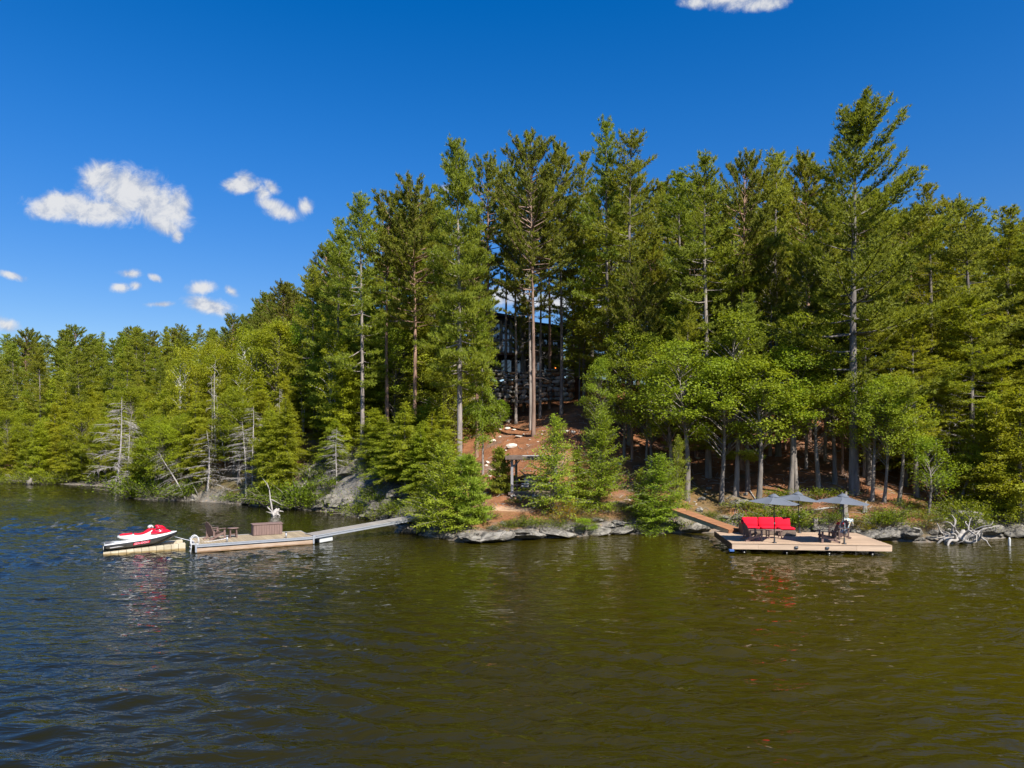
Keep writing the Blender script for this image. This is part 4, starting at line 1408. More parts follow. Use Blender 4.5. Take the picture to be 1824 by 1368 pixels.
for k in range(30):
    px = rr_.uniform(1500, 1850)
    yb = float(np.interp(px, [1500, 1585, 1650, 1720, 1850], [960, 963, 965, 962, 955]))
    rock_px(SLABS if k % 2 else ROCKS, px, yb - rr_.uniform(0, 16), rr_.uniform(8, 26), rr_.uniform(4, 12), 'small grey rock along the shore by the root tangle', 'small rocks by the root tangle', tint=rr_.uniform(.6, 1.2), sink=.35)
for k in range(36):
    px = rr_.uniform(430, 735)
    yb = float(np.interp(px, [430, 500, 545, 600, 650, 735], [898, 904, 908, 912, 922, 934]))
    rock_px(ROCKS, px, yb - rr_.uniform(0, 7), rr_.uniform(9, 26), rr_.uniform(6, 15), 'dark rock at the foot of the wooded cliff', 'rocks along the cliff foot', tint=rr_.uniform(.3, .7), sink=.4)
for k in range(26):
    px = rr_.uniform(540, 735)
    yb = float(np.interp(px, [540, 600, 735], [908, 912, 934])) - rr_.uniform(8, 95)
    p_ = ground_at(px, yb)
    o = rock(SLABS[int(rr_.integers(0, 4))], p_.x, p_.y, (rr_.uniform(1.2, 2.8), rr_.uniform(.9, 1.6), rr_.uniform(.9, 2.0)), 'grey slab cropping out of the steep cliff', 'slabs of the grey cliff', z=p_.z, sink=.5, tint=rr_.uniform(.4, .85), rotz=rr_.normal(.3, .3), tilt=.5)

# ------------------------------------------------------------------ square deck with sofa
DZ = .55
DU = Vector((.995, -.098, 0)).normalized()
DV = Vector((.098, .995, 0)).normalized()
D0 = Vector((11.1, 35.85, 0))
DANG = math.atan2(DU.y, DU.x)
DL, DW = 7.68, 4.6


def dk(u, v, z=DZ):
    return (D0.x + DU.x * u + DV.x * v, D0.y + DU.y * u + DV.y * v, z)


deck = thing('timber_deck', 'fresh timber deck over the water with pale plank front and two small lights', 'deck', dk(0, 0, 0), DANG)
npl = 33
pw = DW / npl
me_p = MB().box((0, 0, 0), (DL + .04, pw - .012, .036)).mesh('plank', .003)
me_p.materials.append(M_DECK)
for k in range(npl):
    link('plank', me_p, None, deck, (DL / 2 + rr_.uniform(-.012, .012), pw * (k + .5) - (.07 if k == 0 else .035 if k == 1 else 0), DZ - .018 + rr_.uniform(-.0015, .0015)))
x0 = 0
for L_ in (1.28, 4.75, DL - 6.03):
    MB().box((0, 0, 0), (L_ - .006, .04, .27)).build('fascia_board', M_FASC, deck, (x0 + L_ / 2, -.024, DZ - .175), bevel=.004)
    x0 += L_
for sx in (-.024, DL + .024):
    MB().box((0, 0, 0), (.04, DW, .27)).build('side_board', M_BALC if sx < 0 else M_FASC, deck, (sx, DW / 2, DZ - .175), bevel=.004)  # left board in darker timber: the shade on that side, put into the colour
for k in range(9):
    MB().box((0, 0, 0), (.05, DW - .1, .2)).build('joist', M_BALC, deck, (.3 + k * (DL - .6) / 8, DW / 2, DZ - .14))
for k in range(4):
    for v in (.6, DW - .6):
        MB().tube([(0, 0, -1.2), (0, 0, .28)], .14, 10).build('float_pile', M_BLACK, deck, (.7 + k * (DL - 1.4) / 3, v, 0))
for u in (3.13, 4.62):
    lt = MB().box((0, 0, 0), (.17, .045, .12)).build('deck_light', M_DARK, deck, (u, -.068, DZ - .175), bevel=.008)
    MB().box((0, 0, 0), (.13, .02, .05)).build('lens', M_CHROME, lt, (0, -.03, .012), bevel=.006)
MB().box((0, 0, 0), (.24, .3, .12)).build('blue_float', mat('blue_drum', (.05, .12, .32), .4), deck, (-.02, .05, .17), bevel=.02)

# umbrellas


def umbrella(name_label, u, v, H, R, tilt, rz, first=None):
    o = thing('patio_umbrella', name_label, 'umbrella', dk(u, v), DANG + rz, 'grey umbrellas on the deck')
    px_, py_ = tilt
    MB().tube([(0, 0, 0), (px_ * .5, py_ * .5, H * .5), (px_, py_, H - .03)], .024, 10).build('pole', M_DARK, o)
    MB().box((px_ * .42, py_ * .42 - .02, H * .42), (.05, .09, .09)).build('crank', M_CHROME, o, bevel=.008)
    MB().tube([(0, 0, 0), (0, 0, .03), (0, 0, .05), (0, 0, .3)], [.11, .11, .045, .036], 12).build('base_sleeve', M_DARK, o)
    n = 6
    drop = .37

    def rim(a):
        return Vector((math.cos(a) * R, math.sin(a) * R, -drop))
    mb = MB()
    rows = 7
    cols = 8
    for k in range(n):
        a0, a1 = 2 * math.pi * k / n, 2 * math.pi * (k + 1) / n
        P0, P1 = rim(a0), rim(a1)
        vv = []
        for i in range(rows + 1):
            s = .1 + .9 * i / rows
            for j in range(cols + 1):
                w = j / cols
                p_ = (P0 * (1 - w) + P1 * w) * s
                sag = math.sin(math.pi * w) * s * .055 + .03 * math.sin(math.pi * s)
                vv.append((p_.x * (1 - math.sin(math.pi * w) * .05 * s), p_.y * (1 - math.sin(math.pi * w) * .05 * s), p_.z - sag * .5 + .0))
        ff = [(i * (cols + 1) + j, i * (cols + 1) + j + 1, (i + 1) * (cols + 1) + j + 1, (i + 1) * (cols + 1) + j) for i in range(rows) for j in range(cols)]
        mb.add(vv, ff, True)
    cp = mb.build('canopy', M_GREYCLOTH, o, (px_, py_, H))
    cp.rotation_euler = (py_ * .1, -px_ * .2 + .06, 0)
    vt = MB()
    ring0 = [(math.cos(t) * .06, math.sin(t) * .06, .075) for t in [2 * math.pi * i / 12 for i in range(12)]]
    ring1 = [(math.cos(t) * .27, math.sin(t) * .27, -.045) for t in [2 * math.pi * i / 12 for i in range(12)]]
    ring2 = [(math.cos(t) * .28, math.sin(t) * .28, -.075) for t in [2 * math.pi * i / 12 for i in range(12)]]
    vt.loft([ring0, ring1, ring2], caps=False)
    vt.add([(0, 0, .085)] + ring0, [(0, 1 + i, 1 + (i + 1) % 12) for i in range(12)], True)
    vt.build('vent_cap', M_GREYCLOTH, cp, (0, 0, .0))
    MB().tube([(0, 0, .07), (0, 0, .13)], [.022, .012], 8).build('finial', M_DARK, cp)
    for k in range(n):
        a = 2 * math.pi * k / n
        p_ = rim(a)
        MB().bar((p_.x * .06, p_.y * .06, -.05), (p_.x * .99, p_.y * .99, p_.z - .012), .014, .016).build('rib', M_DARK, cp)
        MB().bar((0, 0, -.75), (p_.x * .52, p_.y * .52, p_.z * .54 - .012), .012, .012).build('strut', M_DARK, cp)
    return o


umbrella('grey umbrella at the deck front standing before the red sofa', 2.14, .22, 2.40, 1.34, (-.02, .0), .12)
umbrella('grey umbrella rising behind the red sofa, overlapped by its neighbour', 4.55, 4.25, 2.22, 1.36, (-.10, .0), .35)
umbrella('grey umbrella at the deck front beside the patterned chair, standing apart', 5.52, .20, 2.44, 1.38, (-.06, .0), .10)


def cushion(mb, c, s, R=None, puff=.5):
    """a soft pad: a box with swollen faces"""
    n = 6
    sx, sy, sz = s
    vv, idx = [], {}
    def add_(p):
        key_ = tuple(round(a_, 4) for a_ in p)
        if key_ not in idx:
            idx[key_] = len(vv)
            x, y, z = p
            fx, fy, fz = 1 - abs(x) ** 3, 1 - abs(y) ** 3, 1 - abs(z) ** 3
            q_ = Vector((x * sx / 2 * (1 - .06 * (1 - min(fy, fz))), y * sy / 2 * (1 - .06 * (1 - min(fx, fz))), z * sz / 2 * ((1 - puff) + puff * min(1, 1.6 * min(fx, fy) ** .5 + .15))))
            if R is not None: q_ = R @ q_
            vv.append(q_ + Vector(c))
        return idx[key_]
    ff = []
    g_ = [-1 + 2 * i / n for i in range(n + 1)]
    for ax_ in range(3):
        for sgn in (-1, 1):
            for i in range(n):
                for j in range(n):
                    quad = []
                    for (a_, b_) in ((g_[i], g_[j]), (g_[i + 1], g_[j]), (g_[i + 1], g_[j + 1]), (g_[i], g_[j + 1])):
                        p_ = [0, 0, 0]
                        p_[ax_] = sgn
                        p_[(ax_ + 1) % 3], p_[(ax_ + 2) % 3] = a_, b_
                        quad.append(add_(p_))
                    ff.append(tuple(quad) if sgn > 0 else tuple(reversed(quad)))
    return mb.add(vv, ff, True)


# sofa with a chaise
sofa = thing('sofa', 'red cushioned wicker sofa with a chaise end on the timber deck', 'sofa', dk(1.30, 3.0), DANG + .05)
SW = 2.65
MB().box((SW / 2, .42, .16), (SW, .84, .28)).build('seat_base', M_WICKER, sofa, bevel=.02)
MB().box((SW - .44, -.18, .16), (.86, .36, .28)).build('chaise_base', M_WICKER, sofa, bevel=.02)
MB().box((SW / 2, .80, .44), (SW, .10, .62)).build('back_frame', M_WICKER, sofa, bevel=.02)
MB().box((-.05, .42, .32), (.11, .86, .60)).build('armrest', M_DBROWN, sofa, bevel=.02)
for k in range(3):
    w_ = SW / 3
    cushion(MB(), (0, 0, 0), (w_ - .015, .62 if k < 2 else 1.0, .17)).build('seat_cushion', M_RED, sofa, (w_ * (k + .5), .42 if k < 2 else .22, .385))
    cushion(MB(), (0, 0, 0), (w_ - .02, .52, .19)).build('back_cushion', M_RED, sofa, (w_ * (k + .5), .645, .66), (math.radians(76), 0, 0))
for (x_, y_) in ((.1, .1), (SW - .1, -.3), (.1, .78), (SW - .1, .78)):
    MB().box((x_, y_, .01), (.06, .06, .02)).build('foot', M_DBROWN, sofa)

ctab = thing('coffee_table', 'small wooden coffee table in front of the red sofa', 'table', dk(2.55, 1.9), DANG + .1)
for k in range(4):
    MB().box((0, -.21 + k * .14, .43), (.82, .13, .03)).build('top_slat', M_BROWN, ctab, bevel=.004)
for sx in (-.33, .33):
    for sy in (-.2, .2):
        MB().box((sx, sy, .207), (.05, .05, .414)).build('leg', M_BROWN, ctab)
    MB().box((sx, 0, .15), (.03, .36, .04)).build('stretcher', M_BROWN, ctab)


def adirondack(name_label, loc, rz, m, group):
    """faces +X; low slanted slatted chair"""
    o = thing('adirondack_chair', name_label, 'chair', loc, rz, group)
    sb = MB()
    for k in range(6):
        t = k / 5
        sb.box((.36 - .50 * t, 0, .37 - .13 * t), (.088, .54, .022), Matrix.Rotation(.255, 3, 'Y'))
    sb.build('seat', m, o)
    bk = MB()
    nsl = 5
    for k in range(nsl):
        y_ = (k - 2) * .108
        Lb = .80 - .055 * abs(k - 2) ** 1.6
        R_ = Matrix.Rotation(-.35, 3, 'Y')
        c = Vector((-.19, y_ * 1.04, .22)) + R_ @ Vector((0, 0, Lb / 2))
        bk.box(c, (.022, .102, Lb), R_)
    bk.box((-.25, 0, .42), (.03, .54, .07), Matrix.Rotation(-.35, 3, 'Y'))
    bk.build('backrest', m, o)
    for s_ in (-1, 1):
        y_ = s_ * .335
        MB().box((.06, y_ + s_ * .02, .575), (.72, .13, .024)).build('armrest', m, o, bevel=.006)
        MB().box((.36, y_, .28), (.10, .030, .56)).build('leg', m, o)
        MB().bar((.44, y_ - s_ * .034, .36), (-.48, y_ - s_ * .034, .03), .03, .11).build('rear_leg', m, o)
        MB().box((-.26, y_, .36), (.08, .03, .42)).build('arm_support', m, o)
    return o


G_AD = 'slatted wooden armchairs'
adirondack('dark brown slatted armchair facing away at the gangway end of the deck', dk(1.20, .95), DANG + .25, M_BROWN, None)
chr2 = adirondack('dark brown slatted armchair turned towards the sofa beside a deck umbrella', dk(4.95, .75), DANG + math.pi - .1, M_BROWN, None)
hd = cushion(MB(), (0, 0, 0), (.30, .10, .16)).build('head_pillow', M_RED, None)
tag(hd, 'small red pillow on the top of the dark armchair back', 'pillow')
hd.location = Vector(chr2.location) + Vector((.50, .04, .94))
hd.rotation_euler = (.2, .25, 1.4)
hd2 = cushion(MB(), (0, 0, 0), (.30, .10, .16)).build('head_pillow', M_RED, None)
tag(hd2, 'small red pillow on the armchair back by the gangway', 'pillow')
hd2.location = Vector(dk(1.20, .95)) + Vector((-.46, .1, .96))
hd2.rotation_euler = (.2, -.25, 1.4)

chr3 = adirondack('dark armchair draped with a blue and white patterned towel', dk(5.95, 2.1), DANG + math.pi + .45, M_DBROWN, None)
tw = MB()
rings = []
for i in range(9):
    t = i / 8
    if t < .62:
        s_ = t / .62
        c = Vector((-.16 - .36 * s_, 0, .27 + .78 * s_))
    else:
        s_ = (t - .62) / .38
        c = Vector((-.56 - .05 * s_ * s_ - .04, 0, 1.05 - .38 * s_))
    rings.append([tuple(c + Vector((.02 * math.sin(j * 1.9 + i), (j / 6 - .5) * .60, .01 * math.cos(j * 2.3)))) for j in range(7)])
tw.loft(rings, closed=False, caps=False)
two = tw.build('beach_towel', M_TOWEL, None, chr3.location, (0, 0, DANG + math.pi + .45))
sm_ = two.modifiers.new('thickness', 'SOLIDIFY')
sm_.thickness = .025
tag(two, 'blue and white patterned towel hung over an armchair back', 'towel')
# small lidded drink cooler and bottle-like dark shapes are too small to tell apart in the photograph

# wooden gangway
g0, g1 = Vector((12.45, 39.75, .74)), Vector((10.1, 43.6, 1.50))
gd = (g1 - g0)
GL = gd.length
gang = thing('wooden_gangway', 'orange stained wooden gangway sloping from the bank to the timber deck', 'gangway', g0)
gang.rotation_mode = 'QUATERNION'
gx = gd.normalized()
gy = Vector((0, 0, 1)).cross(gx).normalized()
gz = gx.cross(gy)
gang.rotation_quaternion = Matrix((gx, gy, gz)).transposed().to_quaternion()
ng = 30
me_p = MB().box((0, 0, 0), (GL / ng - .01, .98, .035)).mesh('plank', .003)
me_p.materials.append(M_RAMP)
for k in range(ng):
    link('plank', me_p, None, gang, (GL * (k + .5) / ng, 0, rr_.uniform(-.002, .002)))
for s_ in (-1, 1):
    MB().box((GL / 2, s_ * .44, -.13), (GL - .04, .045, .2)).build('side_beam', M_RAMPSIDE, gang)
MB().box((-.022, 0, -.10), (.04, .98, .2)).build('end_board', M_RAMP, gang)

# ------------------------------------------------------------------ floating dock with box and chair
KZ = .42
K0 = Vector((-16.05, 36.0, 0))
KU = Vector((.863, .504, 0)).normalized()
KV = Vector((-.504, .863, 0)).normalized()
KANG = math.atan2(KU.y, KU.x)
KL, KW = 6.0, 2.9


def kk(u, v, z=KZ):
    return (K0.x + KU.x * u + KV.x * v, K0.y + KU.y * u + KV.y * v, z)


dock = thing('floating_dock', 'weathered plank floating dock with bright aluminium edge rails', 'dock', kk(0, 0, 0), KANG)
nk = 42
kw_ = (KL - .1) / nk
me_p = MB().box((0, 0, 0), (kw_ - .012, KW - .12, .032)).mesh('plank', .003)
me_p.materials.append(M_OLDDECK)
for k in range(nk):
    link('plank', me_p, None, dock, (.05 + kw_ * (k + .5), KW / 2, KZ - .016 + rr_.uniform(-.002, .002)))
for (v, nm) in ((.03, 'edge_rail'), (KW - .03, 'edge_rail')):
    rl = MB()
    rl.box((KL / 2, v, KZ - .012), (KL, .06, .05))
    rl.box((KL / 2, v, KZ - .088), (KL - .01, .052, .07))
    rl.build(nm, M_ALU, dock)
    MB().box((KL / 2, v, KZ - .045), (KL - .02, .046, .018)).build('rail_groove_shade', M_ALUD, dock)  # dark strip that paints the shade inside the rail slot
    MB().box((KL / 2, v + (.012 if v < 1 else -.012), KZ - .135), (KL - .04, .04, .026)).build('rail_groove_shade', M_ALUD, dock)
    MB().box((KL / 2, v + (.01 if v < 1 else -.01), .12), (KL - .06, .05, .22)).build('float_skirt', M_BEAM, dock, bevel=.01)
for u in (.03, KL - .03):
    MB().box((u, KW / 2, KZ - .05), (.055, KW - .13, .11)).build('end_rail', M_ALU, dock)
for k in range(4):
    MB().box((.8 + k * 1.45, KW / 2, .06), (.9, KW - .5, .38)).build('float', M_BLACK, dock, bevel=.05)
for (u, v) in ((.03, -.006), (KL - .03, -.006)):
    MB().box((u, v, KZ - .16), (.09, .03, .44)).build('corner_bracket', M_ALU, dock, bevel=.005)
for u in (1.55, 4.55):
    cl_ = MB().tube([(0, 0, 0), (0, 0, .30)], [.045, .038], 10).build('mooring_post', M_ALU, dock, (u, .26, KZ))
    MB().tube([(0, 0, .27), (0, 0, .32)], [.055, .05], 10).build('cap', M_ALUD, cl_)
ld = thing('swim_ladder', 'white two railed swim ladder at the corner of the floating dock', 'ladder', kk(-.05, .16), KANG)
for y_ in (0, .38):
    pts = [(-.18, y_, -.75), (-.12, y_, -.1)] + [(.06 - .18 * math.cos(t), y_, .22 + .22 * math.sin(t)) for t in [math.pi * i / 8 for i in range(9)]] + [(.24, y_, 0)]
    MB().tube(pts, .019, 8).build('rail', M_WHITEG, ld)
for k in range(3):
    MB().box((-.145 - .012 * k, .19, -.12 - .2 * k), (.07, .37, .025)).build('rung', M_WHITEG, ld)
MB().box((.05, .19, .02), (.34, .40, .03)).build('mount_plate', M_WHITEG, ld, bevel=.004)

adirondack('weathered brown slatted armchair alone on the floating dock', kk(1.15, 1.75), KANG + .42, M_BROWN, None)
st = thing('side_table', 'small round brown side table beside the dock armchair', 'table', kk(2.1, 1.95), KANG + .2)
tb = MB()
tb.tube([(0, 0, .5), (0, 0, .53)], .3, 18)
tb.build('tabletop', M_BROWN, st)
for a in range(4):
    t = a * math.pi / 2 + .6
    MB().bar((math.cos(t) * .21, math.sin(t) * .21, .5), (math.cos(t) * .25, math.sin(t) * .25, 0), .055, .04).build('leg', M_BROWN, st)
MB().box((0, 0, .18), (.36, .05, .04)).build('stretcher', M_BROWN, st)

bx = thing('storage_box', 'brown slatted storage chest with a flat lid on the floating dock', 'storage box', kk(3.15, 1.95), KANG - .02)
BL, BW, BH = 1.58, .72, .60
MB().box((BL / 2, BW / 2, .30), (BL - .06, BW - .06, .56)).build('body', M_DBROWN, bx)
nb_ = 11
for s_ in (0, 1):
    for k in range(nb_):
        MB().box((.04 + (BL - .08) * (k + .5) / nb_, .012 if s_ == 0 else BW - .012, .30), ((BL - .08) / nb_ - .012, .022, .56)).build('board', M_BROWN, bx, bevel=.003)
for s_ in (0, 1):
    for k in range(5):
        MB().box((.012 if s_ == 0 else BL - .012, .04 + (BW - .08) * (k + .5) / 5, .30), (.022, (BW - .08) / 5 - .012, .56)).build('board', M_BROWN, bx, bevel=.003)
MB().box((BL / 2, BW / 2, .612), (BL + .06, BW + .06, .045)).build('lid', M_BROWN, bx, bevel=.01)

# metal gangway from the dock to the shore
p0 = Vector(kk(KL + .02, .12, KZ + .03))
p1 = Vector((-5.65, 43.55, .98))
gd = p1 - p0
GL = gd.length
mg = thing('metal_gangway', 'long aluminium gangway with plank tread between floating dock and shore', 'gangway', p0)
gx = gd.normalized()
gy = Vector((0, 0, 1)).cross(gx).normalized()
gz = gx.cross(gy)
mg.rotation_mode = 'QUATERNION'
mg.rotation_quaternion = Matrix((gx, gy, gz)).transposed().to_quaternion()
ng = 46
me_p = MB().box((0, 0, 0), (GL / ng - .01, 1.08, .03)).mesh('plank', .003)
me_p.materials.append(mat('greyed_planks', (.27, .245, .21), .85, .2, 4, .2, 30, perobj=.12))
for k in range(ng):
    link('plank', me_p, None, mg, (GL * (k + .5) / ng, .6, .0))
for y_ in (.03, 1.17):
    MB().box((GL / 2, y_, -.02), (GL, .055, .055)).build('side_rail', M_ALU, mg)
    MB().box((GL / 2, y_, -.115), (GL, .055, .085)).build('side_rail', M_ALU, mg)
    MB().box((GL / 2, y_ + (.006 if y_ < .5 else -.006), -.060), (GL - .02, .04, .028)).build('rail_groove_shade', M_ALUD, mg)  # slot shade of the gangway rail, painted as a dark strip
for (x_, w_) in ((.02, .12), (GL - .55, .10), (GL - .05, .10)):
    MB().box((x_, -.008, -.06), (w_, .02, .22)).build('bracket', M_ALU, mg, bevel=.003)
fl = MB().box((0, 0, 0), (.8, 1.0, .3)).build('float', M_GREYV, mg, (.75, .6, -.33), bevel=.03)

# drive-on float and water scooter
lift = thing('drive_on_float', 'cream segmented drive-on float moored beside the dock ladder', 'float', kk(-4.05, 1.55, 0), KANG)
ns = 11
FL_, FW = 3.75, 1.75
for k in range(ns):
    x0, x1 = FL_ * k / ns, FL_ * (k + 1) / ns
    h0, h1 = .11 + .22 * (x0 / FL_), .11 + .22 * (x1 / FL_)
    for s_ in (0, 1):
        ya, yb = (0, .42) if s_ == 0 else (FW - .42, FW)
        mb = MB()
        g_ = .006
        mb.add([(x0 + g_, ya, -.25), (x1 - g_, ya, -.25), (x1 - g_, yb, -.25), (x0 + g_, yb, -.25), (x0 + g_, ya, h0), (x1 - g_, ya, h1), (x1 - g_, yb, h1), (x0 + g_, yb, h0)],
               [(3, 2, 1, 0), (4, 5, 6, 7), (0, 1, 5, 4), (1, 2, 6, 5), (2, 3, 7, 6), (3, 0, 4, 7)])
        mb.build('segment', M_CREAM, lift, bevel=.012)
MB().box((FL_ / 2 + .1, FW / 2, -.02), (FL_ - .3, FW - .86, .12)).build('cradle', M_CREAM, lift)

js = thing('water_scooter', 'red and white water scooter with black hull parked on the cream float', 'water scooter', kk(-3.98, 2.42, .05), KANG)
js.rotation_euler = (0, math.radians(-3.6), KANG)
X_ = [0, .08, .5, 1.1, 1.7, 2.3, 2.75, 3.05, 3.25, 3.38]
HW = [.50, .54, .57, .585, .585, .55, .44, .29, .15, .03]
KE = [.10, .08, .05, .03, .02, .06, .15, .28, .40, .52]
GU = [.38, .385, .395, .41, .43, .47, .52, .56, .59, .605]
hull = []
for x_, w_, k_, g_ in zip(X_, HW, KE, GU):
    ch = k_ + (g_ - k_) * .38
    hull.append([(x_, -w_, g_), (x_, -w_ * .97, g_ - .05), (x_, -w_ * .86, ch), (x_, -w_ * .45, k_ + (ch - k_) * .35), (x_, 0, k_), (x_, w_ * .45, k_ + (ch - k_) * .35), (x_, w_ * .86, ch), (x_, w_ * .97, g_ - .05), (x_, w_, g_)])
MB().loft(hull, closed=True).build('hull', M_BLACKG, js)
dk_ = []
TOP = [.42, .44, .47, .50, .55, .62, .66, .67, .655, .64]
for x_, w_, g_, t_ in zip(X_, HW, GU, TOP):
    dk_.append([(x_, -w_ * 1.015, g_ + .002), (x_, -w_ * .99, g_ + .04), (x_, -w_ * .78, g_ + (t_ - g_) * .75), (x_, -w_ * .4, t_), (x_, 0, t_ + .01), (x_, w_ * .4, t_), (x_, w_ * .78, g_ + (t_ - g_) * .75), (x_, w_ * .99, g_ + .04), (x_, w_ * 1.015, g_ + .002)])
MB().loft(dk_, closed=True).build('deck_shell', M_WHITEG, js)
MB().box((.26, 0, .452), (.42, .86, .02)).build('boarding_mat', M_GREYD, js, bevel=.006)
pd = []
for (x_, w_, zb, zt) in ((.62, .14, .66, .74), (.75, .24, .60, .76), (1.0, .25, .52, .75), (1.25, .26, .46, .76), (1.5, .26, .46, .70), (1.75, .25, .50, .70), (2.0, .24, .56, .78), (2.2, .22, .60, .86), (2.45, .2, .62, .80)):
    pd.append([(x_, -w_, zb), (x_, -w_ * .95, zb + (zt - zb) * .6), (x_, -w_ * .7, zt), (x_, w_ * .7, zt), (x_, w_ * .95, zb + (zt - zb) * .6), (x_, w_, zb)])
MB().loft(pd).build('seat_pedestal', M_GREYV, js)
for rows_ in (((.72, .17, .745, .785), (.85, .20, .755, .815), (1.1, .20, .75, .80), (1.30, .19, .75, .80)), ((1.38, .20, .72, .78), (1.6, .21, .70, .73), (1.8, .21, .71, .76), (1.95, .20, .75, .86), (2.08, .18, .80, .95), (2.2, .15, .82, .96), (2.3, .12, .83, .90))):
    MB().loft([[(x_, -w_, zb), (x_, -w_ * .9, zt - .01), (x_, -w_ * .5, zt + .01), (x_, w_ * .5, zt + .01), (x_, w_ * .9, zt - .01), (x_, w_, zb)] for (x_, w_, zb, zt) in rows_]).build('seat', M_REDG if False else M_RED, js)
MB().loft([[(x_, -w_, zb), (x_, -w_ * .92, zb + (zt - zb) * .55), (x_, -w_ * .45, zt), (x_, w_ * .45, zt), (x_, w_ * .92, zb + (zt - zb) * .55), (x_, w_, zb)] for (x_, w_, zb, zt) in ((2.12, .22, .64, .84), (2.35, .34, .64, .90), (2.6, .38, .65, .93), (2.8, .34, .66, .87), (3.0, .24, .665, .76), (3.12, .12, .665, .69))]).build('bow_cowl', M_REDG, js)
MB().loft([[(x_, -w_, zb), (x_, -w_ * .9, zt), (x_, w_ * .9, zt), (x_, w_, zb)] for (x_, w_, zb, zt) in ((2.42, .12, .9, .97), (2.55, .17, .91, 1.05), (2.72, .16, .90, 1.02), (2.86, .08, .86, .90))]).build('instrument_pod', M_REDG, js)
for s_ in (-1, 1):
    mr = MB().loft([[(x_, s_ * y_ - .06, z_), (x_, s_ * y_, z_ + h_), (x_, s_ * y_ + .06, z_), (x_, s_ * y_, z_ - .02)] for (x_, y_, z_, h_) in ((2.38, .33, .97, .05), (2.48, .34, .97, .09), (2.62, .33, .96, .06), (2.7, .31, .95, .02))]).build('mirror', M_REDG, js)
    MB().tube([(2.22, s_ * .02, 1.0), (2.20, s_ * .2, 1.04), (2.14, s_ * .37, 1.04)], [.022, .02, .02], 8).build('handlebar', M_BLACK, js)
MB().loft([[(x_, -w_, z_ - .04), (x_, -w_, z_ + h_), (x_, w_, z_ + h_), (x_, w_, z_ - .04)] for (x_, w_, z_, h_) in ((2.02, .10, 1.0, .05), (2.1, .15, 1.0, .11), (2.22, .15, 1.0, .11), (2.30, .10, .98, .05))]).build('steering_pad', M_GREYV, js)
MB().tube([(2.2, 0, .9), (2.2, 0, 1.0)], .06, 8).build('steering_column', M_BLACK, js)
MB().box((-.04, 0, .22), (.08, .5, .2)).build('jet_pump', M_DARK, js, bevel=.01)
MB().tube([(-.05, -.3, .05), (-.02, -.42, .34)], .014, 6).build('tow_strap', M_GREYV, js)


def rope(label, a, b, sag, r0=.014):
    a, b = Vector(a), Vector(b)
    pts = [a + (b - a) * (i / 8) - Vector((0, 0, sag * math.sin(math.pi * i / 8))) - a for i in range(9)]
    return tag(MB().tube(pts, r0, 5).build('mooring_rope', M_PILLOW, None, a), label, 'rope')


rope('pale mooring rope between the dock post and the water scooter bow', kk(1.55, .26, KZ + .2), kk(-.75, 2.3, .62), .22)


def lettering(body_, size, m_, parent, loc, rot, name='lettering', shear=.25, sx=1.0, extrude=.003):
    cu_ = bpy.data.curves.new(name, 'FONT')
    cu_.body = body_
    cu_.size = size
    cu_.shear = shear
    cu_.extrude = extrude
    cu_.offset = .006
    cu_.space_character = 1.02
    cu_.materials.append(m_)
    tmp = bpy.data.objects.new(name, cu_)
    COL.objects.link(tmp)
    bpy.context.view_layer.update()
    me_ = bpy.data.meshes.new_from_object(tmp.evaluated_get(bpy.context.evaluated_depsgraph_get()))
    bpy.data.objects.remove(tmp)
    o = link(name, me_, None, parent)
    o.location, o.rotation_euler = loc, rot
    o.scale = (sx, 1, 1)
    return o


dec = MB()
dec.add([(1.28, -.5905, .245), (2.02, -.580, .275), (2.08, -.598, .385), (1.33, -.598, .355)], [(0, 1, 2, 3)])
tp = dec.build('hull_decal', M_REDG, js)
tp.modifiers.new('thickness', 'SOLIDIFY').thickness = .006
lettering('SEA-DOO', .135, mat('pale_red_print', (.85, .22, .26), .4), js, (1.33, -.607, .262), (math.radians(86), math.radians(-2.4), 0), sx=1.12)
MB().box((.55, -.545, .235), (.62, .01, .045)).build('stern_decal', mat('silver_print', (.36, .35, .35), .4), js, rot=(0, math.radians(-2), .03))
MB().box((2.86, -.395, .575), (.34, .02, .035)).build('side_vent', M_GREYD, js, rot=(0, math.radians(-8), -.33))

# ------------------------------------------------------------------ shelter on its stone footing
SB = 2.18
sh = thing('timber_shelter', 'small open timber shelter with flat roof on a dry stone footing', 'shelter', (0, 47.2, SB), .02)
for (x_, y_) in ((0, 0), (2.9, 0), (.34, 2.3), (3.1, 2.3)):
    MB().box((x_, y_, 1.12), (.17, .17, 2.24)).build('post', M_GREYTIMB, sh, bevel=.008)
for (y_, z_, h_) in ((0, 2.27, .14), (2.3, 2.27, .14), (0, -.03, .18), (2.3, -.03, .18)):
    MB().box((1.5, y_, z_ - .0), (3.5, .14, h_)).build('beam', M_ROOFWOOD, sh, bevel=.006)
MB().box((1.45, 0, .55), (2.74, .09, .08)).build('rail', M_ROOFWOOD, sh, bevel=.004)
for s_ in (.09, 2.81):
    MB().bar((s_ + (.02 if s_ < 1 else -.02), 0, 1.75), (s_ + (.42 if s_ < 1 else -.42), 0, 2.19), .08, .09).build('brace', M_GREYTIMB, sh)
MB().box((1.5, 1.15, 2.41), (3.9, 3.2, .11)).build('roof', M_ROOFWOOD, sh, bevel=.01)
MB().box((1.5, -.47, 2.36), (3.92, .04, .24)).build('roof_fascia', M_ROOFWOOD, sh, bevel=.006)
MB().box((2.0, .3, 2.478), (2.6, 1.2, .016)).build('roof_sheet', M_GREYV, sh)
MB().box((1.5, 1.15, .06), (3.2, 2.3, .05)).build('floor', M_OLDDECK, sh)
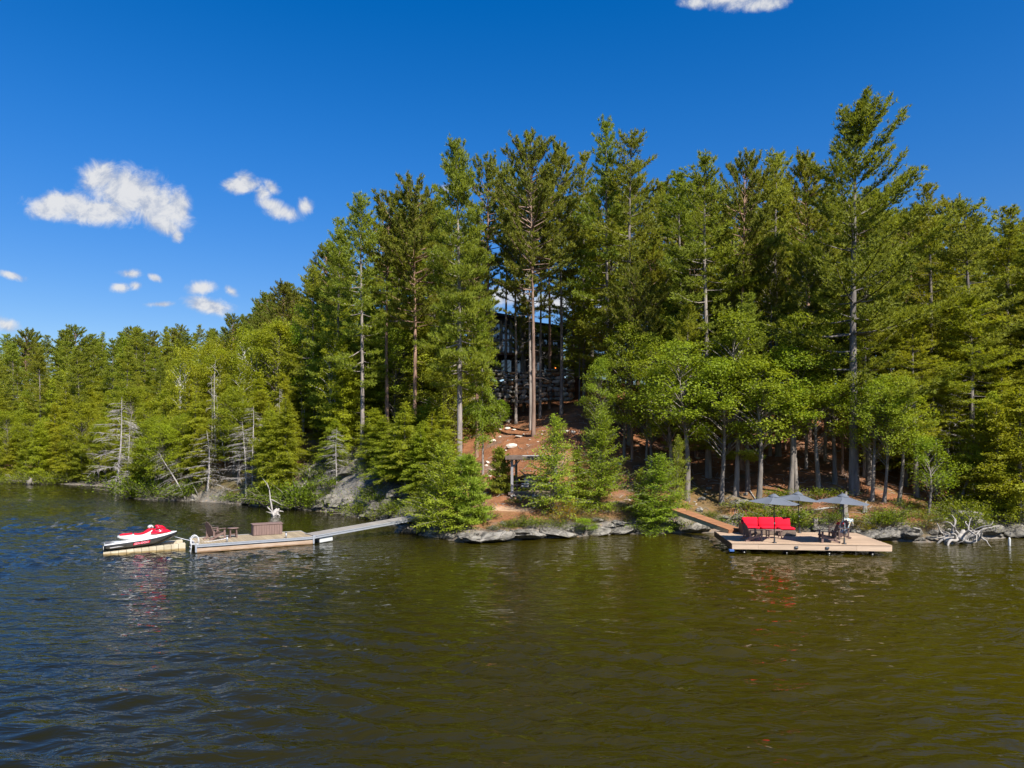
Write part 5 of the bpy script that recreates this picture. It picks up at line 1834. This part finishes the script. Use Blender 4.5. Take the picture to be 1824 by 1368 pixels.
bed = thing('daybed', 'dark daybed with pale pillows inside the timber shelter', 'daybed', (1.35, 48.6, SB + .085), .02)
MB().box((.35, 0, .22), (1.9, .9, .3)).build('base', M_DARK, bed, bevel=.02)
cushion(MB(), (.35, 0, .46), (1.85, .86, .2)).build('mattress', M_NET, bed)
for k in range(2):
    cushion(MB(), (0, 0, 0), (.5, .34, .18)).build('pillow', M_PILLOW, bed, (-.28 + .42 * k, -.15, .68), (.9, 0, .2 - .3 * k))
ch_ = thing('metal_chair', 'low grey metal chair behind the shelter rail', 'chair', (.55, 47.7, SB + .085), -.2)
MB().box((.25, .25, .3), (.5, .45, .05)).build('seat', M_GREYV, ch_, bevel=.01)
MB().box((.25, .47, .42), (.5, .04, .22)).build('backrest', M_GREYV, ch_, bevel=.01)
for (a_, b_) in ((.03, .05), (.47, .05), (.03, .45), (.47, .45)):
    MB().tube([(a_, b_, 0), (a_, b_, .3)], .018, 6).build('leg', M_DARK, ch_)
hm = MB()
rings = []
for i in range(13):
    t = i / 12
    z_ = 1.9 - 1.35 * math.sin(math.pi * (.15 + .7 * t)) + .2
    w_ = .1 + .5 * math.sin(math.pi * t)
    rings.append([(.5 + 2.3 * t, 1.0 + w_ * (j / 4 - .5), z_ + .35 * abs(j / 4 - .5) * 2 * w_) for j in range(5)])
hm.loft(rings, closed=False, caps=False)
hmo = hm.build('net_hammock', M_NET, None, (0, 47.2, SB), (0, 0, .02))
hmo.modifiers.new('thickness', 'SOLIDIFY').thickness = .012
tag(hmo, 'grey net hammock slung inside the timber shelter', 'hammock')

# footing of dry stones
ft = thing('stone_footing', 'dry stone footing of mixed rust and grey stones under the timber shelter', 'stone wall', (0, 46.95, 0), .02)


def lay_stones(root, L, z0, z1, size, tilt=0.0, base=lambda t: 0.0, batter=.0, tints=(.5, 1.2), thick=.5, seed=3, rusty=.15):
    r = np.random.default_rng(seed)
    zc = z0
    row = 0
    while zc < z1 - .05:
        hrow = r.uniform(size * .5, size * .85)
        hrow = min(hrow, z1 - zc + .08)
        x_ = -r.uniform(0, size)
        while x_ < L:
            w_ = r.uniform(size * .6, size * 1.7)
            o = link('stone', WALLST[int(r.integers(0, 6))], None, root)
            o.location = (x_ + w_ / 2, r.normal(0, .05) + batter * (zc - z0), zc + hrow / 2 + base((x_ + w_ / 2) / L))
            o.scale = (w_ * 1.22, thick * r.uniform(.9, 1.3), hrow * 1.30)
            o.rotation_euler = (r.normal(0, .08), r.normal(0, .07), r.normal(0, .12))
            t_ = r.uniform(*tints)
            o.color = (t_ * 1.5, t_ * .95, t_ * .62, 1) if r.random() < rusty else (t_, t_ * .98, t_ * .97, 1)
            x_ += w_
        zc += hrow
        row += 1


lay_stones(ft, 3.5, 1.40, 2.02, .34, tints=(.55, 1.5), thick=.45, seed=5, rusty=.3)

# ------------------------------------------------------------------ stone retaining wall and house
rw = thing('retaining_wall', 'rough stone retaining wall of stacked boulders below the dark house', 'stone wall', (-4.6, 68.7, 0), 0)
lay_stones(rw, 10.2, 9.3, 12.35, .62, tints=(.45, 1.25), thick=.9, batter=.12, seed=8, rusty=.10, base=lambda t: .15 * math.sin(t * 9))

HB = 12.45
hs_ = thing('house', 'dark two storey house with tall windows and sloping roof behind the pines', 'house', (-3.6, 75.0, HB), 0)
MB().box((2.5, 2.5, 3.0), (6.4, 5.0, 6.0)).build('wall', M_CHAR, hs_)
WX0 = 5.7
MB().box((WX0 + 1.65, 4.4, 2.75), (3.3, 5.0, 5.5)).build('wing_wall', M_SIDING, hs_)
# sloping roof falling towards the wing
def slab(p0, p1, y0, y1, th, name, m_):
    mb = MB()
    (xa, za), (xb, zb) = p0, p1
    mb.add([(xa, y0, za), (xb, y0, zb), (xb, y1, zb), (xa, y1, za), (xa, y0, za + th), (xb, y0, zb + th), (xb, y1, zb + th), (xa, y1, za + th)],
           [(3, 2, 1, 0), (4, 5, 6, 7), (0, 1, 5, 4), (1, 2, 6, 5), (2, 3, 7, 6), (3, 0, 4, 7)])
    return mb.build(name, m_, hs_)
slab((-1.3, 6.75), (5.9, 5.55), -.9, 6.0, .28, 'roof', M_ROOFM)
slab((5.6, 5.62), (9.6, 5.05), .9, 7.5, .26, 'wing_roof', M_ROOFM)
slab((-.7, 5.9), (5.68, 5.0), .02, 4.9, .62, 'gable_wall', M_CHAR)
# tall windows of two rows with taupe piers
for k in range(6):
    x_ = -.6 + k * 1.02
    for (zc, hh) in ((4.75 - .06 * k, 1.75 - .05 * k), (2.95, 1.35)):
        w_ = MB().box((x_ + .5, -.02, zc), (.80, .06, hh)).build('window', M_TRIM, hs_)
        MB().box((x_ + .5, -.045, zc), (.68, .04, hh - .12)).build('pane', M_GLASS, w_)
    MB().box((x_, -.05, 4.0), (.17, .12, 3.5)).build('pier', M_TRIM, hs_)
MB().box((2.5, -.06, 3.74), (6.2, .10, .20)).build('transom', M_TRIM, hs_)
for k in range(3):
    x_ = WX0 + .3 + k * 1.0
    for (zc, hh) in ((4.05, 1.45), (1.0, 1.2)):
        w_ = MB().box((x_ + .3, 1.885, zc), (.62, .05, hh)).build('window', M_TRIM, hs_)
        MB().box((x_ + .3, 1.86, zc), (.50, .03, hh - .12)).build('pane', M_GLASS, w_)
MB().tube([(WX0 + 2.6, 1.81, .92), (WX0 + 2.6, 1.81, 1.06)], .06, 8).build('wall_lamp', M_LAMP, hs_)
for k in range(14):
    MB().box((WX0 + 1.65, 1.888, .1 + k * .38), (3.28, .022, .36)).build('siding_board', M_SIDING, hs_)
# balcony and verandah
MB().box((2.6, -1.2, 2.02), (7.4, 2.4, .10)).build('balcony_floor', M_BALC, hs_)
MB().box((2.6, -2.42, 2.0), (7.5, .06, .26)).build('balcony_fascia', M_BALC, hs_)
for k in range(9):
    MB().box((-.9 + k * .87, -1.2, 1.88), (.08, 2.3, .16)).build('balcony_joist', M_BALC, hs_)
for x_ in (-.8, 2.0, 4.6, 6.1):
    MB().box((x_, -2.2, .95), (.19, .19, 1.85)).build('verandah_post', M_POSTW, hs_)
for k in range(4):
    x_ = -.4 + k * 1.45
    w_ = MB().box((x_ + .5, -.02, .95), (1.15, .06, 1.8)).build('patio_door', M_DARK, hs_)
    MB().box((x_ + .5, -.045, .95), (1.02, .04, 1.66)).build('pane', M_GLASS, w_)
rl = MB()
for k in range(8):
    rl.box((-1.0 + k * 1.02, -2.38, 2.6), (.04, .04, .95))
rl.box((2.6, -2.38, 3.06), (7.3, .05, .04))
rl.build('balcony_railing', M_DARK, hs_)
hk = MB()
rings = []
for i in range(11):
    t = i / 10
    w_ = .15 + .45 * math.sin(math.pi * t)
    rings.append([(2.8 * t, w_ * (j / 4 - .5), 1.15 - .75 * math.sin(math.pi * t) ** .8 + .3 * abs(j / 4 - .5) * w_) for j in range(5)])
hk.loft(rings, closed=False, caps=False)
hko = hk.build('cloth_hammock', M_ROPE, None, (-3.0, 72.7, HB), (0, 0, .05))
hko.modifiers.new('thickness', 'SOLIDIFY').thickness = .02
tag(hko, 'tan hammock hung under the balcony of the dark house', 'hammock')

# ------------------------------------------------------------------ driftwood, stumps, logs
def twisted(mb, r, p0, d0, L, r0, n=7, wob=.35, up=0.0, fork=1):
    pts, rad = [Vector(p0)], [r0]
    d = Vector(d0).normalized()
    for i in range(n):
        d = (d + Vector(r.normal(0, wob, 3)) * .5 + Vector((0, 0, up))).normalized()
        pts.append(pts[-1] + d * (L / n))
        rad.append(r0 * (1 - (i + 1) / n) ** .8 + .008)
    mb.tube(pts, rad, 6)
    for f in range(fork):
        i = int(r.integers(2, n - 1))
        dd = (pts[i + 1] - pts[i]).normalized() + Vector(r.normal(0, .7, 3))
        twisted(mb, r, pts[i], dd, L * .45, rad[i] * .75, 5, wob, up, 0)


def roots(name, label, loc, n, R, r0, seed, flat=.5, up=.0, stump=.3, fork=1, m_=None):
    r = np.random.default_rng(seed)
    wob_ = .72
    mb = MB()
    mb.tube([(-.25 * stump, 0, -.1), (.1, 0, stump), (.2, .1, stump * 1.9)], [stump * .8, stump * .65, stump * .3], 9)
    for k in range(n):
        a = r.uniform(0, 6.28)
        e = r.normal(.1, .35) * flat
        twisted(mb, r, (r.normal(0, .15), r.normal(0, .15), stump * r.uniform(.2, 1.2)), azel(a, e), R * r.uniform(.45, 1.15), r0 * r.uniform(.6, 1.3), 9, wob_, up, fork)
    o = mb.build(name, m_ or M_LOGW, None, loc)
    return tag(o, label, 'driftwood')


roots('driftwood_roots', 'big bleached tangle of roots lying in the water before the boulder', (24.9, 39.4, .16), 24, 2.3, .10, 53, .55, -.03, .30, 1)
roots('driftwood_roots', 'bleached root stump standing in the water behind the storage chest', ((488 - CX) * 53.5 / F, 53.5, .06), 11, .85, .07, 42, 1.0, .03, .24, 1, M_DEAD)
mb = MB()
r = np.random.default_rng(5)
twisted(mb, r, (0, 0, 0), (-.15, .1, 1), 2.4, .07, 7, .16, .0, 2)
tag(mb.build('snag', M_DEAD, None, ((486 - CX) * 53.8 / F, 53.8, .2)), 'bleached bare snag rising from the root stump in the water', 'driftwood')
roots('driftwood_roots', 'small pale snag in the shallows of the far shore', (-65.0, 92.5, .05), 8, 1.2, .09, 43, 1.6, .06, .4, 0, M_DEAD).color = (.7, .69, .67, 1)
roots('driftwood_roots', 'dark root clump awash near the far shore', (-60.5, 89.0, .02), 9, 1.0, .09, 44, 1.0, .03, .4, 0, M_DEAD).color = (.5, .48, .45, 1)


def log(label, pa, pb, r0, m_=None, name='fallen_log', zoff=.05, abs_=False):
    a = Vector(pa) if abs_ else ground_at(*pa) + Vector((0, 0, zoff))
    b = Vector(pb) if abs_ else ground_at(*pb) + Vector((0, 0, zoff))
    mid = (a + b) / 2 + Vector((0, 0, .04))
    o = MB().tube([(0, 0, 0), tuple(mid - a), tuple(b - a)], [r0, r0 * .85, r0 * .5], 8).build(name, m_ or M_LOGW, None, a)
    return tag(o, label, 'log')


log('pale fallen log beside the young hemlock at the shelter path', (845, 888), (871, 879), .09)
log('thin pale log lying under its twin at the shelter path', (847, 884), (862, 878), .06)
log('thin fallen trunk propped against the bank above the red sofa', (1329, 868), (1346, 891), .05, M_DEAD)
log('long grey root log along the bank behind the patterned towel', (1445, 912), (1490, 905), .07, M_DEAD)
log('grey log lying on the needles above the grey boulder', (1690, 887), (1708, 891), .09, M_DEAD)
log('bleached pole leaning from the water at the cliff', (522, 904), (546, 868), .11, zoff=.5)
log('bleached thin pole slanting in the bushes of the point', (335, 856), (352, 888), .07, zoff=.4)
log('dark fallen stem leaning over the bushes of the point', (282, 851), (306, 868), .12, M_DEAD, zoff=.6)
log('pale driftwood pole at the water under the root tangle', (1655, 930), (1690, 926), .07)
a = Vector(((1543 - CX) * 44 / F, 44, 0))


def stump(label, px, py, h, r0, seed):
    p_ = ground_at(px, py)
    r = np.random.default_rng(seed)
    mb = MB()
    n = 12
    rings = []
    for (z_, w_) in ((-.15, 1.7), (.05, 1.25), (.3, 1.0), (.65, .9), (1.0, .8)):
        rings.append([(math.cos(t) * r0 * w_ * (1 + .22 * math.sin(3 * t + seed)), math.sin(t) * r0 * w_ * (1 + .22 * math.sin(3 * t + seed)), z_ * h + (h * .22 * math.sin(2 * t + seed) if z_ == 1.0 else 0)) for t in [2 * math.pi * i / n for i in range(n)]])
    mb.loft(rings)
    o = mb.build('tree_stump', M_DEAD, None, p_)
    o.color = (.55, .54, .52, 1)
    return tag(o, label, 'stump')


stump('tall broken grey stump behind the umbrella that stands apart', 1503, 924, 1.35, .22, 1)
stump('low grey stump behind the middle of the deck', 1452, 944, .55, .16, 2)
stump('small broken stump on the bank above the patterned towel', 1540, 912, .5, .13, 3)
mk = MB().tube([(0, 0, -.6), (0, 0, .36), (0, 0, .44)], [.07, .065, .03], 10)
tag(mk.build('marker_post', M_GREYV, None, ((1798 - CX) * 38.6 / F, 38.6, 0)), 'white marker post standing in the water past the root tangle', 'post')

# ------------------------------------------------------------------ shrubs and low cover
for (px, py, h, w, lab) in (
        (640, 921, 34, 1.3, 'bright low shrub at the cliff foot, nearest the dock'),
        (672, 924, 26, 1.2, 'bright low shrub close to the metal gangway rail'),
        (700, 918, 34, 1.1, 'yellow green shrub under the leaning cliff trees'),
        (850, 925, 42, 1.2, 'green bush between the full young hemlock and the sand patch'),
        (930, 938, 22, 1.8, 'spreading green bush on top of the rock ledge'),
        (962, 936, 20, 1.7, 'olive bush on the ledge beside a grey heath patch'),
        (905, 942, 18, 1.6, 'low green bush above the largest pale slab'),
        (900, 876, 16, 1.4, 'small bush at the shelter\'s front corner'),
        (918, 897, 14, 1.3, 'blue green bush on the stones below the shelter'),
        (1345, 938, 34, 1.4, 'bright green bush behind the sofa\'s first cushion'),
        (1375, 935, 40, 1.4, 'bright green bush behind the sofa\'s middle'),
        (1400, 936, 42, 1.3, 'tall bright bush behind the sofa\'s chaise end'),
        (1422, 940, 38, 1.2, 'green bush by the pole of the umbrella behind the sofa'),
        (1330, 908, 24, 1.5, 'green bush beside the broad pale rock on the bank'),
        (1385, 888, 22, 1.6, 'yellow green bush above the first umbrella'),
        (1462, 886, 22, 1.8, 'yellow green bush between two umbrella tops'),
        (1440, 893, 16, 1.8, 'flat yellow bush on the bank over the middle umbrella'),
        (1480, 933, 36, 1.2, 'green bush behind the dark armchair on the deck'),
        (1500, 906, 16, 1.6, 'low bush right under the umbrella standing apart'),
        (1582, 934, 40, 1.5, 'biggest bright green bush between deck and root tangle'),
        (1600, 924, 30, 1.5, 'bright green bush just above the biggest one'),
        (1565, 938, 28, 1.4, 'bright green bush hanging over the lichen rock'),
        (1615, 905, 28, 1.1, 'yellow green sapling bush at the head of the bank'),
        (1640, 922, 22, 1.6, 'green fern bush by the small round cedar'),
        (1662, 930, 18, 1.6, 'fern bush reaching the root tangle'),
        (1250, 932, 22, 1.4, 'green bush spilling under the wooden gangway'),
        (1205, 943, 26, 1.5, 'bright bush at the water left of the wooden gangway'),
        (1150, 946, 30, 1.5, 'bright bush merging with the wide shoreline cedar'),
        (995, 944, 20, 1.4, 'small green bush in front of the young hemlock'),
        (1085, 912, 22, 1.5, 'grass green bush between hemlock and wide cedar')):
    p_ = ground_at(px, py)
    plant('bush', p_.x, p_.y, h * p_.y / F, lab, None, w, tint=(1.0, 1.0, .8) if 'bright' in lab or 'green' in lab else (.9, .85, .9))
for k in range(60):
    px = tr.uniform(1260, 1690)
    py = tr.uniform(892, 950)
    p_ = ground_at(px, py)
    if float(shore_dist([p_.x], [p_.y])[0]) < .5: continue
    b = tr.random()
    plant('heath' if b < .65 else 'bush', p_.x, p_.y, tr.uniform(.3, .6), 'low heath tuft on the sunny bank behind the deck' if b < .65 else 'small leafy shrub on the sunny bank behind the deck', 'heath tufts on the bank behind the deck' if b < .65 else 'small shrubs on the bank behind the deck', 1.1, tint=(1.3, .95, .9) if tr.random() < .4 else (1, 1.1, .8))
for k in range(34):
    px = tr.uniform(860, 1120)
    py = tr.uniform(908, 950)
    p_ = ground_at(px, py)
    if float(shore_dist([p_.x], [p_.y])[0]) < .7 or (abs(p_.x + .25) < 1.9 and abs(p_.y - 44.9) < 1.1): continue
    plant('heath', p_.x, p_.y, tr.uniform(.3, .5), 'low heath tuft on the rock ledge below the shelter', 'heath tufts on the rock ledge', 1.1, tint=(1.2, 1.0, .9) if tr.random() < .4 else (1, 1.15, .8))
for k in range(26):
    px = tr.uniform(225, 560)
    base_y = float(np.interp(px, [225, 350, 560], [888, 893, 909]))
    p_ = ground_at(px, base_y - tr.uniform(0, 8))
    plant('bush', p_.x, p_.y, tr.uniform(1.2, 2.6), 'leafy shrub hanging over the water of the wooded point', 'shrubs along the wooded point', 1.3, tint=(.8, .88, .75))
for k in range(26):
    px = tr.uniform(545, 740)
    p_ = ground_at(px, float(np.interp(px, [545, 600, 740], [905, 910, 930])) - tr.uniform(0, 90))
    plant('bush', p_.x, p_.y, tr.uniform(.7, 1.6), 'leafy shrub clinging to the grey cliff', 'shrubs on the grey cliff', 1.2, tint=(.95, 1.0, .85))
for k in range(30):
    px = tr.uniform(-20, 222)
    p_ = ground_at(px, 858.5 + tr.uniform(-3, 5))
    plant('bush', p_.x, p_.y, tr.uniform(1.0, 2.2), 'leafy shrub along the far shore of the cove', 'shrubs along the far shore', 1.4, tint=YG)
for k in range(26):
    px = tr.uniform(1680, 1900)
    p_ = ground_at(px, tr.uniform(880, 945))
    plant('bush', p_.x, p_.y, tr.uniform(.8, 1.8), 'leafy shrub among the rocks past the boulder', 'shrubs past the boulder', 1.3, tint=YG)

# fallen twigs and needles' litter on the slope: nobody could count them
mb = MB()
for k in range(900):
    px, py = tr.uniform(850, 1700), tr.uniform(740, 915)
    p_ = ground_at(px, py, y1=72)
    a = tr.uniform(0, 3.14)
    L_ = tr.uniform(.15, .9)
    dx_, dy_ = math.cos(a) * L_ / 2, math.sin(a) * L_ / 2
    if float(shore_dist([p_.x], [p_.y])[0]) < 2: continue
    mb.tube([(p_.x - dx_, p_.y - dy_, tz(p_.x - dx_, p_.y - dy_) + .03), (p_.x, p_.y, p_.z + .06), (p_.x + dx_, p_.y + dy_, tz(p_.x + dx_, p_.y + dy_) + .03)], [.016, .014, .006], 3, cap=False)
tag(mb.build('twig_litter', M_DEAD), 'fallen twigs strewn over the needle covered slope', None, None, 'stuff')
